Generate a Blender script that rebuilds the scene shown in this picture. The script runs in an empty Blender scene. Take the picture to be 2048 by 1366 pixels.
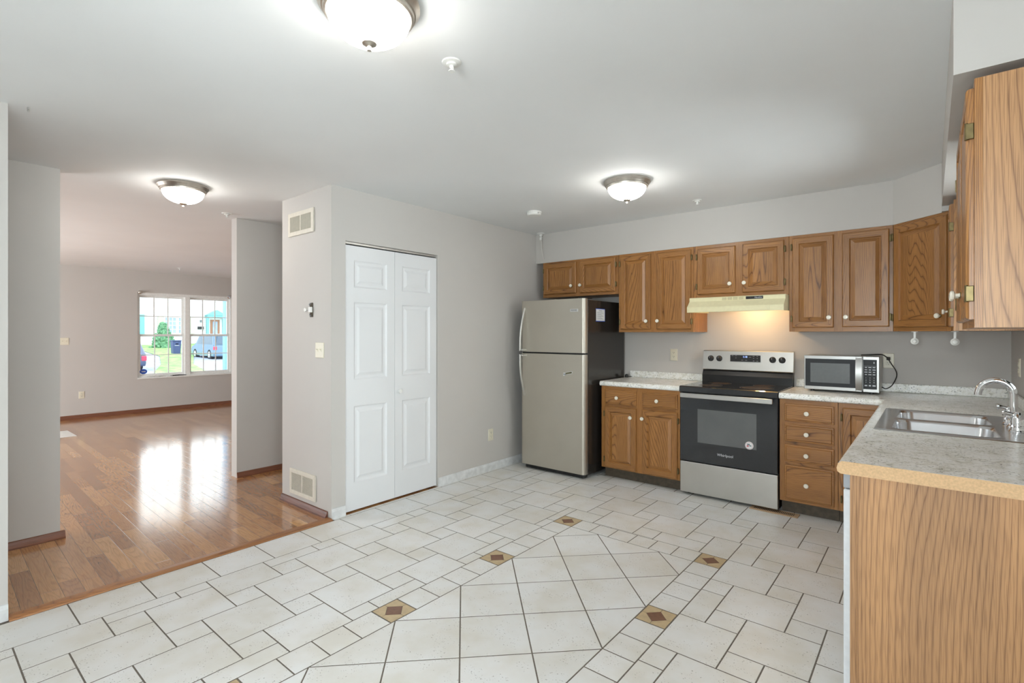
import bpy, bmesh, math, random
from mathutils import Vector, Matrix
random.seed(7)
sc = bpy.context.scene
COL = sc.collection
PI = math.pi
R = math.radians

# ------------------------------------------------------------------ camera
cam_d = bpy.data.cameras.new('camera')
cam = bpy.data.objects.new('camera', cam_d)
COL.objects.link(cam)
cam_d.sensor_width = 36.0
cam_d.lens = 1016.19 / 2048 * 36
cam_d.shift_y = -14.63 / 2048
cam_d.clip_start = 0.02
cam_d.clip_end = 400
cam.location = (3.3896, -4.8983, 1.3588)
cam.rotation_euler = (PI / 2, 0, R(39.4817))
sc.camera = cam

# ------------------------------------------------------------------ world, daylight, exposure
H = 2.457                       # ceiling height
world = bpy.data.worlds.new('world')
sc.world = world
world.use_nodes = True
wn = world.node_tree.nodes
bg = wn['Background']
bg.inputs[0].default_value = (0.93, 0.97, 1.0, 1)     # overcast sky
bg.inputs[1].default_value = 2.8

def area(name, loc, rot, sx, sy, power, col):
    d = bpy.data.lights.new(name, 'AREA')
    d.shape = 'RECTANGLE'
    d.size, d.size_y, d.energy, d.color = sx, sy, power, col
    o = bpy.data.objects.new(name, d)
    COL.objects.link(o)
    o.location, o.rotation_euler = loc, rot
    return o
# daylight coming in by the patio door beside the viewpoint, by the window over the sink, by the front window; back and side fills are added
area('patio_daylight', (4.02, -5.30, 1.08), (0, R(90), 0), 1.95, 1.75, 56, (0.88, 0.94, 1.0))
area('added_back_fill', (3.20, -6.80, 1.50), (R(90), 0, 0), 0.85, 1.15, 78, (0.90, 0.95, 1.0))  # added fill from behind the viewpoint, for surfaces facing it
area('sink_window_daylight', (4.0, -1.515, 1.60), (0, R(90), 0), 0.92, 0.95, 15, (0.90, 0.95, 1.0))
area('added_side_fill', (-4.4, -6.78, 1.05), (R(90), 0, 0), 2.6, 1.9, 90, (0.93, 0.97, 1.0))  # added fill for the living room, through an unseen made-up opening
pd = bpy.data.lights.new('front_window_portal', 'AREA')
pd.shape = 'RECTANGLE'; pd.size, pd.size_y = 1.5, 1.5
pd.cycles.is_portal = True
po = bpy.data.objects.new('front_window_portal', pd); COL.objects.link(po)
po.location = (-7.36, -1.485, 1.34); po.rotation_euler = (0, R(-90), 0)

LAMP = 24.0                     # emission of the ceiling lamp bowls
sc.view_settings.view_transform = 'Standard'
sc.view_settings.look = 'None'
sc.view_settings.gamma = 1.0
sc.view_settings.use_curve_mapping = False
sc.view_settings.exposure = 0.45
cy = sc.cycles
cy.use_denoising = True
cy.max_bounces = 8
cy.diffuse_bounces = 5
cy.glossy_bounces = 4
cy.transmission_bounces = 4
cy.transparent_max_bounces = 8
cy.sample_clamp_indirect = 6.0
cy.caustics_reflective = True
cy.caustics_refractive = False

# ------------------------------------------------------------------ material helpers
class NT:
    def __init__(s, name):
        s.m = bpy.data.materials.new(name)
        s.m.use_nodes = True
        s.t = s.m.node_tree
        s.b = s.t.nodes['Principled BSDF']
    def n(s, typ, **kw):
        nd = s.t.nodes.new(typ)
        for k, v in kw.items():
            if k.startswith('i_'):
                k = k[2:]
                nd.inputs[int(k) if k.isdigit() else k].default_value = v
            else:
                setattr(nd, k, v)
        return nd
    def l(s, a, ao, b, bi):
        s.t.links.new(a.outputs[ao], b.inputs[bi])
    def math(s, op, a, b=None, c=None):
        nd = s.t.nodes.new('ShaderNodeMath'); nd.operation = op
        for i, v in enumerate((a, b, c)):
            if v is None: continue
            if isinstance(v, (int, float)): nd.inputs[i].default_value = v
            else: s.t.links.new(v, nd.inputs[i])
        return nd.outputs[0]
    def ramp(s, fac, stops, interp='LINEAR'):
        nd = s.t.nodes.new('ShaderNodeValToRGB')
        nd.color_ramp.interpolation = interp
        els = nd.color_ramp.elements
        while len(els) < len(stops): els.new(0.5)
        for e, (p, c) in zip(els, stops):
            e.position = p; e.color = (*c, 1) if len(c) == 3 else c
        s.t.links.new(fac, nd.inputs[0])
        return nd.outputs[0]
    def mix(s, fac, a, b, blend='MIX'):
        nd = s.t.nodes.new('ShaderNodeMix'); nd.data_type = 'RGBA'; nd.blend_type = blend
        for sock, v in ((nd.inputs[0], fac), (nd.inputs[6], a), (nd.inputs[7], b)):
            if isinstance(v, (int, float)): sock.default_value = v
            elif isinstance(v, tuple): sock.default_value = (*v, 1) if len(v) == 3 else v
            else: s.t.links.new(v, sock)
        return nd.outputs[2]
    def base(s, out): s.t.links.new(out, s.b.inputs['Base Color'])
    def bump(s, h, strength=0.2, dist=0.002):
        nd = s.t.nodes.new('ShaderNodeBump')
        nd.inputs['Strength'].default_value = strength
        nd.inputs['Distance'].default_value = dist
        s.t.links.new(h, nd.inputs['Height'])
        s.t.links.new(nd.outputs[0], s.b.inputs['Normal'])

def srgb(r, g, b):
    f = lambda c: (c / 255 / 12.92) if c / 255 <= 0.04045 else ((c / 255 + 0.055) / 1.055) ** 2.4
    return (f(r), f(g), f(b))

def simple(name, col, rough=0.5, metal=0.0, spec=0.5, emit=None, estr=0, var=0.0, scale=40, coat=0):
    m = NT(name)
    b = m.b
    b.inputs['Base Color'].default_value = (*col, 1)
    b.inputs['Roughness'].default_value = rough
    b.inputs['Metallic'].default_value = metal
    b.inputs['Specular IOR Level'].default_value = spec
    b.inputs['Coat Weight'].default_value = coat
    if emit:
        b.inputs['Emission Color'].default_value = (*emit, 1)
        b.inputs['Emission Strength'].default_value = estr
    # faint procedural unevenness so that no surface is perfectly uniform
    tc = m.n('ShaderNodeTexCoord')
    no = m.n('ShaderNodeTexNoise', i_Scale=scale, i_Detail=3.0)
    m.l(tc, 'Object', no, 'Vector')
    v = var or 0.03
    c2 = tuple(max(0, c * (1 - v * 2)) for c in col)
    c3 = tuple(min(1, c * (1 + v)) for c in col)
    m.base(m.ramp(no.outputs['Fac'], [(0.3, c2), (0.7, c3)]))
    return m.m

def oak(name, axis='z', light=(0.405, 0.186, 0.052), dark=(0.145, 0.056, 0.015), rough=0.38, lines=34.0, scl=1.0):
    m = NT(name)
    tc = m.n('ShaderNodeTexCoord')
    oi = m.n('ShaderNodeObjectInfo')
    mp = m.n('ShaderNodeMapping')
    m.l(tc, 'Object', mp, 'Vector')
    rot = {'z': (0, 0, 0), 'x': (0, R(90), 0), 'y': (R(90), 0, 0)}[axis]
    mp.inputs['Rotation'].default_value = rot
    off = m.math('MULTIPLY', oi.outputs['Random'], 37.0)
    # rings: even growth lines bent by a slow, stretched noise (cathedrals where the bend outruns the spacing)
    st = m.n('ShaderNodeVectorMath', operation='MULTIPLY')
    st.inputs[1].default_value = (3.4 * scl, 3.4 * scl, 0.42 * scl)
    m.l(mp, 0, st, 0)
    n1 = m.n('ShaderNodeTexNoise', noise_dimensions='4D', i_Scale=1.0, i_Detail=1.5, i_Roughness=0.35)
    m.l(st, 0, n1, 'Vector'); m.t.links.new(off, n1.inputs['W'])
    # fine wobble
    st2 = m.n('ShaderNodeVectorMath', operation='MULTIPLY'); st2.inputs[1].default_value = (40, 40, 4)
    m.l(mp, 0, st2, 0)
    n2 = m.n('ShaderNodeTexNoise', noise_dimensions='4D', i_Scale=1.0, i_Detail=3.0)
    m.l(st2, 0, n2, 'Vector'); m.t.links.new(off, n2.inputs['W'])
    sp = m.n('ShaderNodeSeparateXYZ'); m.l(mp, 0, sp, 0)
    u = m.math('ADD', sp.outputs[0], sp.outputs[1])
    f = m.math('ADD', m.math('MULTIPLY', n1.outputs['Fac'], lines * 2.1), m.math('MULTIPLY', n2.outputs['Fac'], 0.55))
    f = m.math('ADD', f, m.math('MULTIPLY', u, lines * 2.6))
    fr = m.math('FRACT', f)
    # pores: very thin dark streaks
    st3 = m.n('ShaderNodeVectorMath', operation='MULTIPLY'); st3.inputs[1].default_value = (420, 420, 9)
    m.l(mp, 0, st3, 0)
    n3 = m.n('ShaderNodeTexNoise', i_Scale=1.0, i_Detail=1.0)
    m.l(st3, 0, n3, 'Vector')
    mid = tuple(0.72 * a + 0.28 * b for a, b in zip(light, dark))
    ringc = m.ramp(fr, [(0.0, dark), (0.07, mid), (0.30, light), (0.72, light), (0.90, mid), (1.0, dark)])
    pore = m.ramp(n3.outputs['Fac'], [(0.36, (0.55, 0.5, 0.45)), (0.52, (1, 1, 1))])
    c = m.mix(0.62, ringc, pore, 'MULTIPLY')
    # broad tone change between boards
    st4 = m.n('ShaderNodeVectorMath', operation='MULTIPLY'); st4.inputs[1].default_value = (9, 9, 0.6)
    m.l(mp, 0, st4, 0)
    n4 = m.n('ShaderNodeTexNoise', noise_dimensions='4D', i_Scale=1.0, i_Detail=0.0)
    m.l(st4, 0, n4, 'Vector'); m.t.links.new(off, n4.inputs['W'])
    tone = m.ramp(n4.outputs['Fac'], [(0.3, (0.82, 0.80, 0.78)), (0.7, (1.08, 1.06, 1.02))])
    c = m.mix(1.0, c, tone, 'MULTIPLY')
    m.base(c)
    m.b.inputs['Roughness'].default_value = rough
    m.b.inputs['Coat Weight'].default_value = 0.15
    m.b.inputs['Coat Roughness'].default_value = 0.25
    m.bump(n3.outputs['Fac'], 0.12, 0.001)
    return m.m

M = {}
def paint(name, col, rough=0.6):
    m = NT(name)
    tc = m.n('ShaderNodeTexCoord')
    no = m.n('ShaderNodeTexNoise', i_Scale=1.3, i_Detail=4.0)
    m.l(tc, 'Object', no, 'Vector')
    m.base(m.ramp(no.outputs['Fac'], [(0.3, tuple(c * 0.975 for c in col)), (0.7, tuple(min(1, c * 1.02) for c in col))]))
    n2 = m.n('ShaderNodeTexNoise', i_Scale=260.0, i_Detail=2.0)
    m.l(tc, 'Object', n2, 'Vector')
    m.bump(n2.outputs['Fac'], 0.06, 0.001)
    m.b.inputs['Roughness'].default_value = rough
    m.b.inputs['Specular IOR Level'].default_value = 0.3
    return m.m
M['wall'] = paint('wall_paint', (0.570, 0.546, 0.516))
M['ceil'] = paint('ceiling_paint', (0.79, 0.80, 0.80), 0.8)
M['white'] = paint('white_gloss_paint', (0.76, 0.77, 0.78), 0.35)
M['basew'] = simple('worn_white_baseboard', (0.72, 0.73, 0.73), 0.5, var=0.08, scale=18)
M['baseb'] = oak('reddish_baseboard', 'x', (0.19, 0.07, 0.045), (0.10, 0.035, 0.022), 0.5)
M['baseby'] = oak('reddish_baseboard_lengthwise', 'y', (0.25, 0.095, 0.05), (0.13, 0.045, 0.025), 0.35)
M['thresh'] = oak('threshold_oak', 'y', (0.42, 0.185, 0.065), (0.26, 0.10, 0.035), 0.35)
M['oakz'] = oak('oak_upright', 'z')
M['oakx'] = oak('oak_lengthwise', 'x')
M['oaky'] = oak('oak_crosswise', 'y')
M['oakpanel'] = oak('oak_veneer_panel', 'z', (0.50, 0.275, 0.125), (0.27, 0.13, 0.055), 0.42, lines=26, scl=0.62)
M['toe'] = simple('brown_toe_kick', srgb(84, 74, 60), 0.6, var=0.15, scale=30)
M['knob'] = simple('cream_ceramic', srgb(236, 230, 214), 0.15, var=0.01)
M['brass'] = simple('aged_brass', srgb(120, 106, 72), 0.4, metal=0.8, var=0.15)
M['steel'] = simple('brushed_steel', (0.62, 0.61, 0.58), 0.36, metal=1.0, var=0.03, scale=4)
M['steelm'] = simple('microwave_steel', (0.42, 0.415, 0.40), 0.36, metal=1.0, var=0.03, scale=6)
M['steelb'] = simple('bright_steel', (0.66, 0.655, 0.645), 0.28, metal=1.0, var=0.03, scale=6)
M['fsteel'] = simple('fridge_steel', srgb(196, 190, 178), 0.42, metal=0.85, var=0.02, scale=3)
M['chrome'] = simple('chrome', (0.85, 0.86, 0.88), 0.06, metal=1.0)
M['sinksteel'] = simple('sink_steel', (0.66, 0.66, 0.67), 0.24, metal=1.0, var=0.04, scale=12)
M['nickel'] = simple('satin_nickel', (0.60, 0.56, 0.50), 0.40, metal=1.0, var=0.05)
M['fside'] = simple('black_fridge_side', srgb(46, 42, 39), 0.18, var=0.1, scale=60)
M['black'] = simple('black_plastic', srgb(24, 24, 25), 0.35)
M['blackgl'] = simple('black_glass', srgb(46, 48, 51), 0.05, spec=0.6)
M['ovenwin'] = simple('oven_window_glass', srgb(98, 100, 100), 0.10, spec=0.6, var=0.05, scale=5)
M['microwin'] = simple('microwave_window_screen', srgb(112, 116, 117), 0.2, var=0.02)
M['dgrey'] = simple('dark_grey_plastic', srgb(46, 48, 51), 0.45, spec=0.3)
M['burner'] = simple('burner_glass', srgb(96, 78, 64), 0.2, var=0.05)  # tan of the glow reflected in the cooktop, put into the burner colour
M['hood'] = simple('almond_enamel', srgb(226, 218, 178), 0.3, var=0.02)
M['hoodd'] = simple('almond_vent_shadow', srgb(170, 160, 124), 0.5)
M['ivory'] = simple('ivory_plastic', srgb(226, 220, 200), 0.35, var=0.01)
M['plwhite'] = simple('white_plastic', srgb(232, 232, 228), 0.35, var=0.01)
M['dark'] = simple('dark_slot', srgb(40, 38, 36), 0.6)
M['vent'] = simple('cream_vent_metal', srgb(218, 212, 198), 0.45, var=0.03)
M['ventd'] = simple('dark_vent_inside', srgb(92, 82, 68), 0.8, var=0.2)  # dark mottled brown, backing behind the louvers
M['ventf'] = simple('dusty_filter', srgb(120, 118, 98), 0.9, var=0.15, scale=70)
M['reg'] = simple('tan_floor_register', srgb(190, 160, 126), 0.45, var=0.05)
M['vinyl'] = simple('white_vinyl', srgb(242, 243, 240), 0.4)
M['chip'] = simple('raw_particle_board', srgb(214, 178, 136), 0.8, var=0.07, scale=160)
M['dw'] = simple('white_dishwasher', srgb(214, 217, 220), 0.35, var=0.03)
M['dwg'] = simple('grey_dishwasher_panel', srgb(160, 163, 168), 0.35)
M['paper'] = simple('white_paper', srgb(226, 228, 228), 0.7)
M['blue'] = simple('blue_tape', srgb(52, 92, 190), 0.5)
M['red'] = simple('red_ink', srgb(190, 60, 70), 0.5)
M['ink'] = simple('grey_ink', srgb(120, 124, 130), 0.6)
M['lettering'] = simple('pale_lettering', srgb(205, 208, 212), 0.4)
M['olive'] = simple('olive_sticker', srgb(98, 92, 58), 0.4)
M['lcd'] = simple('blue_display_digits', (0.2, 0.3, 0.9), 0.4, emit=(0.35, 0.5, 1.0), estr=1.6)
M['bulb'] = simple('warm_bulb', (1, 0.85, 0.6), 0.4, emit=(1.0, 0.62, 0.28), estr=14)
M['screw'] = simple('screw_metal', (0.6, 0.6, 0.58), 0.4, metal=1.0)
M['fitting'] = simple('pale_sprinkler_metal', srgb(226, 226, 222), 0.35, var=0.02)

def lampglass():
    m = NT('frosted_lamp_glass')
    tc = m.n('ShaderNodeTexCoord')
    no = m.n('ShaderNodeTexNoise', i_Scale=14.0, i_Detail=3.0)
    m.l(tc, 'Object', no, 'Vector')
    m.t.links.new(m.ramp(no.outputs['Fac'], [(0.35, (1.0, 0.955, 0.88)), (0.65, (1.0, 0.985, 0.95))]), m.b.inputs['Emission Color'])
    m.b.inputs['Emission Strength'].default_value = LAMP
    m.b.inputs['Base Color'].default_value = (0.9, 0.88, 0.84, 1)
    m.b.inputs['Roughness'].default_value = 0.25
    return m.m
M['lamp'] = lampglass()

def pane():
    m = NT('window_glass')
    out = m.t.nodes['Material Output']
    tr = m.n('ShaderNodeBsdfTransparent'); tr.inputs[0].default_value = (0.96, 0.985, 0.98, 1)
    gl = m.n('ShaderNodeBsdfGlossy'); gl.inputs['Roughness'].default_value = 0.02
    fr = m.n('ShaderNodeFresnel', i_IOR=1.45)
    mx = m.n('ShaderNodeMixShader')
    m.l(fr, 0, mx, 0); m.l(tr, 0, mx, 1); m.l(gl, 0, mx, 2)
    m.l(mx, 0, out, 'Surface')
    return m.m
M['glass'] = pane()

def granite():
    m = NT('speckled_laminate')
    tc = m.n('ShaderNodeTexCoord')
    n1 = m.n('ShaderNodeTexNoise', i_Scale=26.0, i_Detail=5.0, i_Roughness=0.65)
    n2 = m.n('ShaderNodeTexNoise', i_Scale=95.0, i_Detail=3.0, i_Roughness=0.6)
    n3 = m.n('ShaderNodeTexNoise', i_Scale=9.0, i_Detail=3.0)
    for n in (n1, n2, n3): m.l(tc, 'Object', n, 'Vector')
    c1 = m.ramp(n1.outputs['Fac'], [(0.30, srgb(196, 195, 184)), (0.40, srgb(230, 229, 220)), (0.54, srgb(246, 246, 242))])
    dk = m.ramp(n2.outputs['Fac'], [(0.37, (0, 0, 0)), (0.42, (1, 1, 1))])
    patch = m.ramp(n3.outputs['Fac'], [(0.35, (0.35, 0.35, 0.35)), (0.6, (1, 1, 1))])
    f = m.math('MULTIPLY', m.math('SUBTRACT', 1.0, dk), m.math('SUBTRACT', 1.25, patch))
    c = m.mix(f, c1, srgb(58, 60, 58))
    n4 = m.n('ShaderNodeTexNoise', i_Scale=38.0, i_Detail=3.0); m.l(tc, 'Object', n4, 'Vector')
    tan = m.ramp(n4.outputs['Fac'], [(0.6, (0, 0, 0)), (0.76, (0.3, 0.3, 0.3))])
    c = m.mix(tan, c, srgb(176, 166, 138))
    m.base(c)
    m.b.inputs['Roughness'].default_value = 0.24
    return m.m
M['granite'] = granite()

def tile():
    m = NT('ceramic_tile')
    tc = m.n('ShaderNodeTexCoord')
    at = m.n('ShaderNodeAttribute', attribute_name='var')
    n1 = m.n('ShaderNodeTexNoise', i_Scale=5.0, i_Detail=4.0)
    n2 = m.n('ShaderNodeTexNoise', i_Scale=120.0, i_Detail=3.0, i_Roughness=0.6)
    n3 = m.n('ShaderNodeTexNoise', i_Scale=11.0, i_Detail=3.0)
    for n in (n1, n2, n3): m.l(tc, 'Object', n, 'Vector')
    c1 = m.ramp(n1.outputs['Fac'], [(0.32, srgb(220, 217, 209)), (0.5, srgb(228, 227, 224)), (0.68, srgb(232, 233, 233))])
    vv = m.ramp(at.outputs['Fac'], [(0.0, (0.94, 0.935, 0.92)), (1.0, (1.0, 1.0, 1.0))])
    c1 = m.mix(1.0, c1, vv, 'MULTIPLY')
    pit = m.math('MULTIPLY', m.math('GREATER_THAN', n2.outputs['Fac'], 0.635), m.math('GREATER_THAN', n3.outputs['Fac'], 0.53))
    c = m.mix(m.math('MULTIPLY', pit, 0.7), c1, srgb(112, 102, 92))
    m.base(c)
    m.b.inputs['Roughness'].default_value = 0.34
    m.bump(m.math('MULTIPLY', pit, -1.0), 0.3, 0.001)
    return m.m
M['tile'] = tile()
M['grout'] = simple('brown_grout', srgb(112, 104, 95), 0.9, var=0.12, scale=60)
M['tan'] = simple('tan_inlay_stone', srgb(192, 170, 134), 0.4, var=0.06, scale=30)
M['brown'] = simple('brown_inlay_stone', srgb(122, 88, 70), 0.4, var=0.08, scale=50)

def planks():
    m = NT('hardwood_planks')
    tc = m.n('ShaderNodeTexCoord')
    mp = m.n('ShaderNodeMapping'); mp.inputs['Rotation'].default_value = (0, 0, R(1.5))
    m.l(tc, 'Object', mp, 'Vector')
    sx = m.n('ShaderNodeSeparateXYZ'); m.l(mp, 0, sx, 0)
    X, Y = sx.outputs[0], sx.outputs[1]
    W = 0.083
    row = m.math('FLOOR', m.math('DIVIDE', Y, W))
    wn1 = m.n('ShaderNodeTexWhiteNoise', noise_dimensions='1D'); m.t.links.new(row, wn1.inputs['W'])
    ln = m.math('ADD', 0.62, m.math('MULTIPLY', wn1.outputs[0], 0.5))
    xo = m.math('DIVIDE', m.math('ADD', X, m.math('MULTIPLY', wn1.outputs[0], 9.7)), ln)
    col = m.math('FLOOR', xo)
    cb = m.n('ShaderNodeCombineXYZ'); m.t.links.new(row, cb.inputs[0]); m.t.links.new(col, cb.inputs[1])
    wn2 = m.n('ShaderNodeTexWhiteNoise', noise_dimensions='2D'); m.l(cb, 0, wn2, 'Vector')
    rnd = wn2.outputs[0]
    # seams
    fy = m.math('FRACT', m.math('DIVIDE', Y, W)); fx = m.math('FRACT', xo)
    ey = m.math('MULTIPLY', m.math('MINIMUM', fy, m.math('SUBTRACT', 1.0, fy)), W)
    ex = m.math('MULTIPLY', m.math('MINIMUM', fx, m.math('SUBTRACT', 1.0, fx)), ln)
    e = m.math('MINIMUM', ey, ex)
    # grain
    cv = m.n('ShaderNodeVectorMath', operation='MULTIPLY_ADD')
    m.l(mp, 0, cv, 0); cv.inputs[1].default_value = (1.6, 13.0, 1)
    cc = m.n('ShaderNodeVectorMath', operation='SCALE'); m.l(wn2, 1, cc, 0); cc.inputs['Scale'].default_value = 40
    m.l(cc, 0, cv, 2)
    g1 = m.n('ShaderNodeTexNoise', i_Scale=1.0, i_Detail=1.0); m.l(cv, 0, g1, 'Vector')
    ring = m.math('FRACT', m.math('MULTIPLY', g1.outputs['Fac'], 13.0))
    st = m.n('ShaderNodeVectorMath', operation='MULTIPLY'); st.inputs[1].default_value = (10, 300, 1); m.l(mp, 0, st, 0)
    g2 = m.n('ShaderNodeTexNoise', i_Scale=1.0, i_Detail=2.0); m.l(st, 0, g2, 'Vector')
    c = m.ramp(rnd, [(0.0, srgb(158, 110, 72)), (0.3, srgb(180, 128, 84)), (0.7, srgb(196, 144, 94)), (1.0, srgb(210, 160, 108))])
    c = m.mix(1.0, c, m.ramp(ring, [(0.0, (0.80, 0.77, 0.74)), (0.3, (1, 1, 1)), (0.85, (1.04, 1.03, 1.0)), (1.0, (0.80, 0.77, 0.74))]), 'MULTIPLY')
    c = m.mix(0.5, c, m.ramp(g2.outputs['Fac'], [(0.35, (0.6, 0.56, 0.52)), (0.55, (1, 1, 1))]), 'MULTIPLY')
    seam = m.math('LESS_THAN', e, 0.0011)
    c = m.mix(m.math('MULTIPLY', seam, 0.75), c, srgb(92, 66, 48))
    m.base(c)
    # gloss with faint wear, grain relief and bevelled seams
    n5 = m.n('ShaderNodeTexNoise', i_Scale=2.2, i_Detail=5.0); m.l(mp, 0, n5, 'Vector')
    rg = m.math('MULTIPLY_ADD', n5.outputs['Fac'], 0.14, 0.09)
    m.t.links.new(rg, m.b.inputs['Roughness'])
    m.b.inputs['Specular IOR Level'].default_value = 0.7
    m.b.inputs['Coat Weight'].default_value = 0.6
    m.b.inputs['Coat Roughness'].default_value = 0.12
    hb = m.math('ADD', m.math('MULTIPLY', m.math('MINIMUM', e, 0.003), 130.0), m.math('MULTIPLY', m.math('SINE', m.math('MULTIPLY', ring, 6.283)), 0.012))
    hb = m.math('ADD', hb, m.math('MULTIPLY', rnd, 0.08))
    m.bump(hb, 0.35, 0.0022)
    return m.m
M['planks'] = planks()

def siding():
    m = NT('white_lap_siding')
    tc = m.n('ShaderNodeTexCoord'); sx = m.n('ShaderNodeSeparateXYZ'); m.l(tc, 'Object', sx, 0)
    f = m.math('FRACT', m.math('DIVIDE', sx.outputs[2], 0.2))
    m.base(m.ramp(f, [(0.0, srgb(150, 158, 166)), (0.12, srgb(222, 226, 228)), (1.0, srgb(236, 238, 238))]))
    m.b.inputs['Roughness'].default_value = 0.6
    return m.m
M['siding'] = siding()
def noisy(name, a, b, sc_=8, rough=0.9):
    m = NT(name)
    tc = m.n('ShaderNodeTexCoord'); no = m.n('ShaderNodeTexNoise', i_Scale=sc_, i_Detail=5.0); m.l(tc, 'Object', no, 'Vector')
    m.base(m.ramp(no.outputs['Fac'], [(0.35, a), (0.65, b)]))
    m.b.inputs['Roughness'].default_value = rough
    return m.m
M['grass'] = noisy('lawn_grass', srgb(96, 140, 84), srgb(160, 186, 120), 2.0)
M['leaf'] = noisy('shrub_leaves', srgb(66, 116, 84), srgb(120, 168, 130), 9.0)
M['asphalt'] = noisy('driveway_asphalt', srgb(140, 150, 172), srgb(160, 170, 190), 3.0)
M['teal'] = simple('teal_trim_paint', srgb(120, 182, 190), 0.5)
M['skyblue'] = simple('pale_blue_post_paint', srgb(128, 178, 214), 0.5)
M['shutter'] = simple('beige_shutter', srgb(196, 196, 180), 0.6)
M['hglass'] = simple('house_window_glass', srgb(150, 170, 196), 0.15, var=0.1, scale=2)
M['trimw'] = simple('white_house_trim', srgb(240, 240, 240), 0.5)
M['doorb'] = simple('brown_front_door', srgb(158, 112, 88), 0.5)
M['suv'] = simple('slate_blue_car_paint', srgb(98, 132, 158), 0.2, coat=0.6)
M['carb'] = simple('dark_blue_car_paint', srgb(52, 68, 104), 0.2, coat=0.6)
M['carg'] = simple('car_glass', srgb(90, 110, 130), 0.08)
M['tail'] = simple('red_tail_lamp', srgb(224, 40, 70), 0.2, emit=(1, 0.1, 0.2), estr=0.4)
M['tyre'] = simple('tyre_rubber', srgb(44, 46, 52), 0.8)
M['hub'] = simple('wheel_hub', srgb(200, 206, 212), 0.4, metal=0.5)
M['bin'] = simple('blue_bin_plastic', srgb(64, 78, 124), 0.5)

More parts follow.
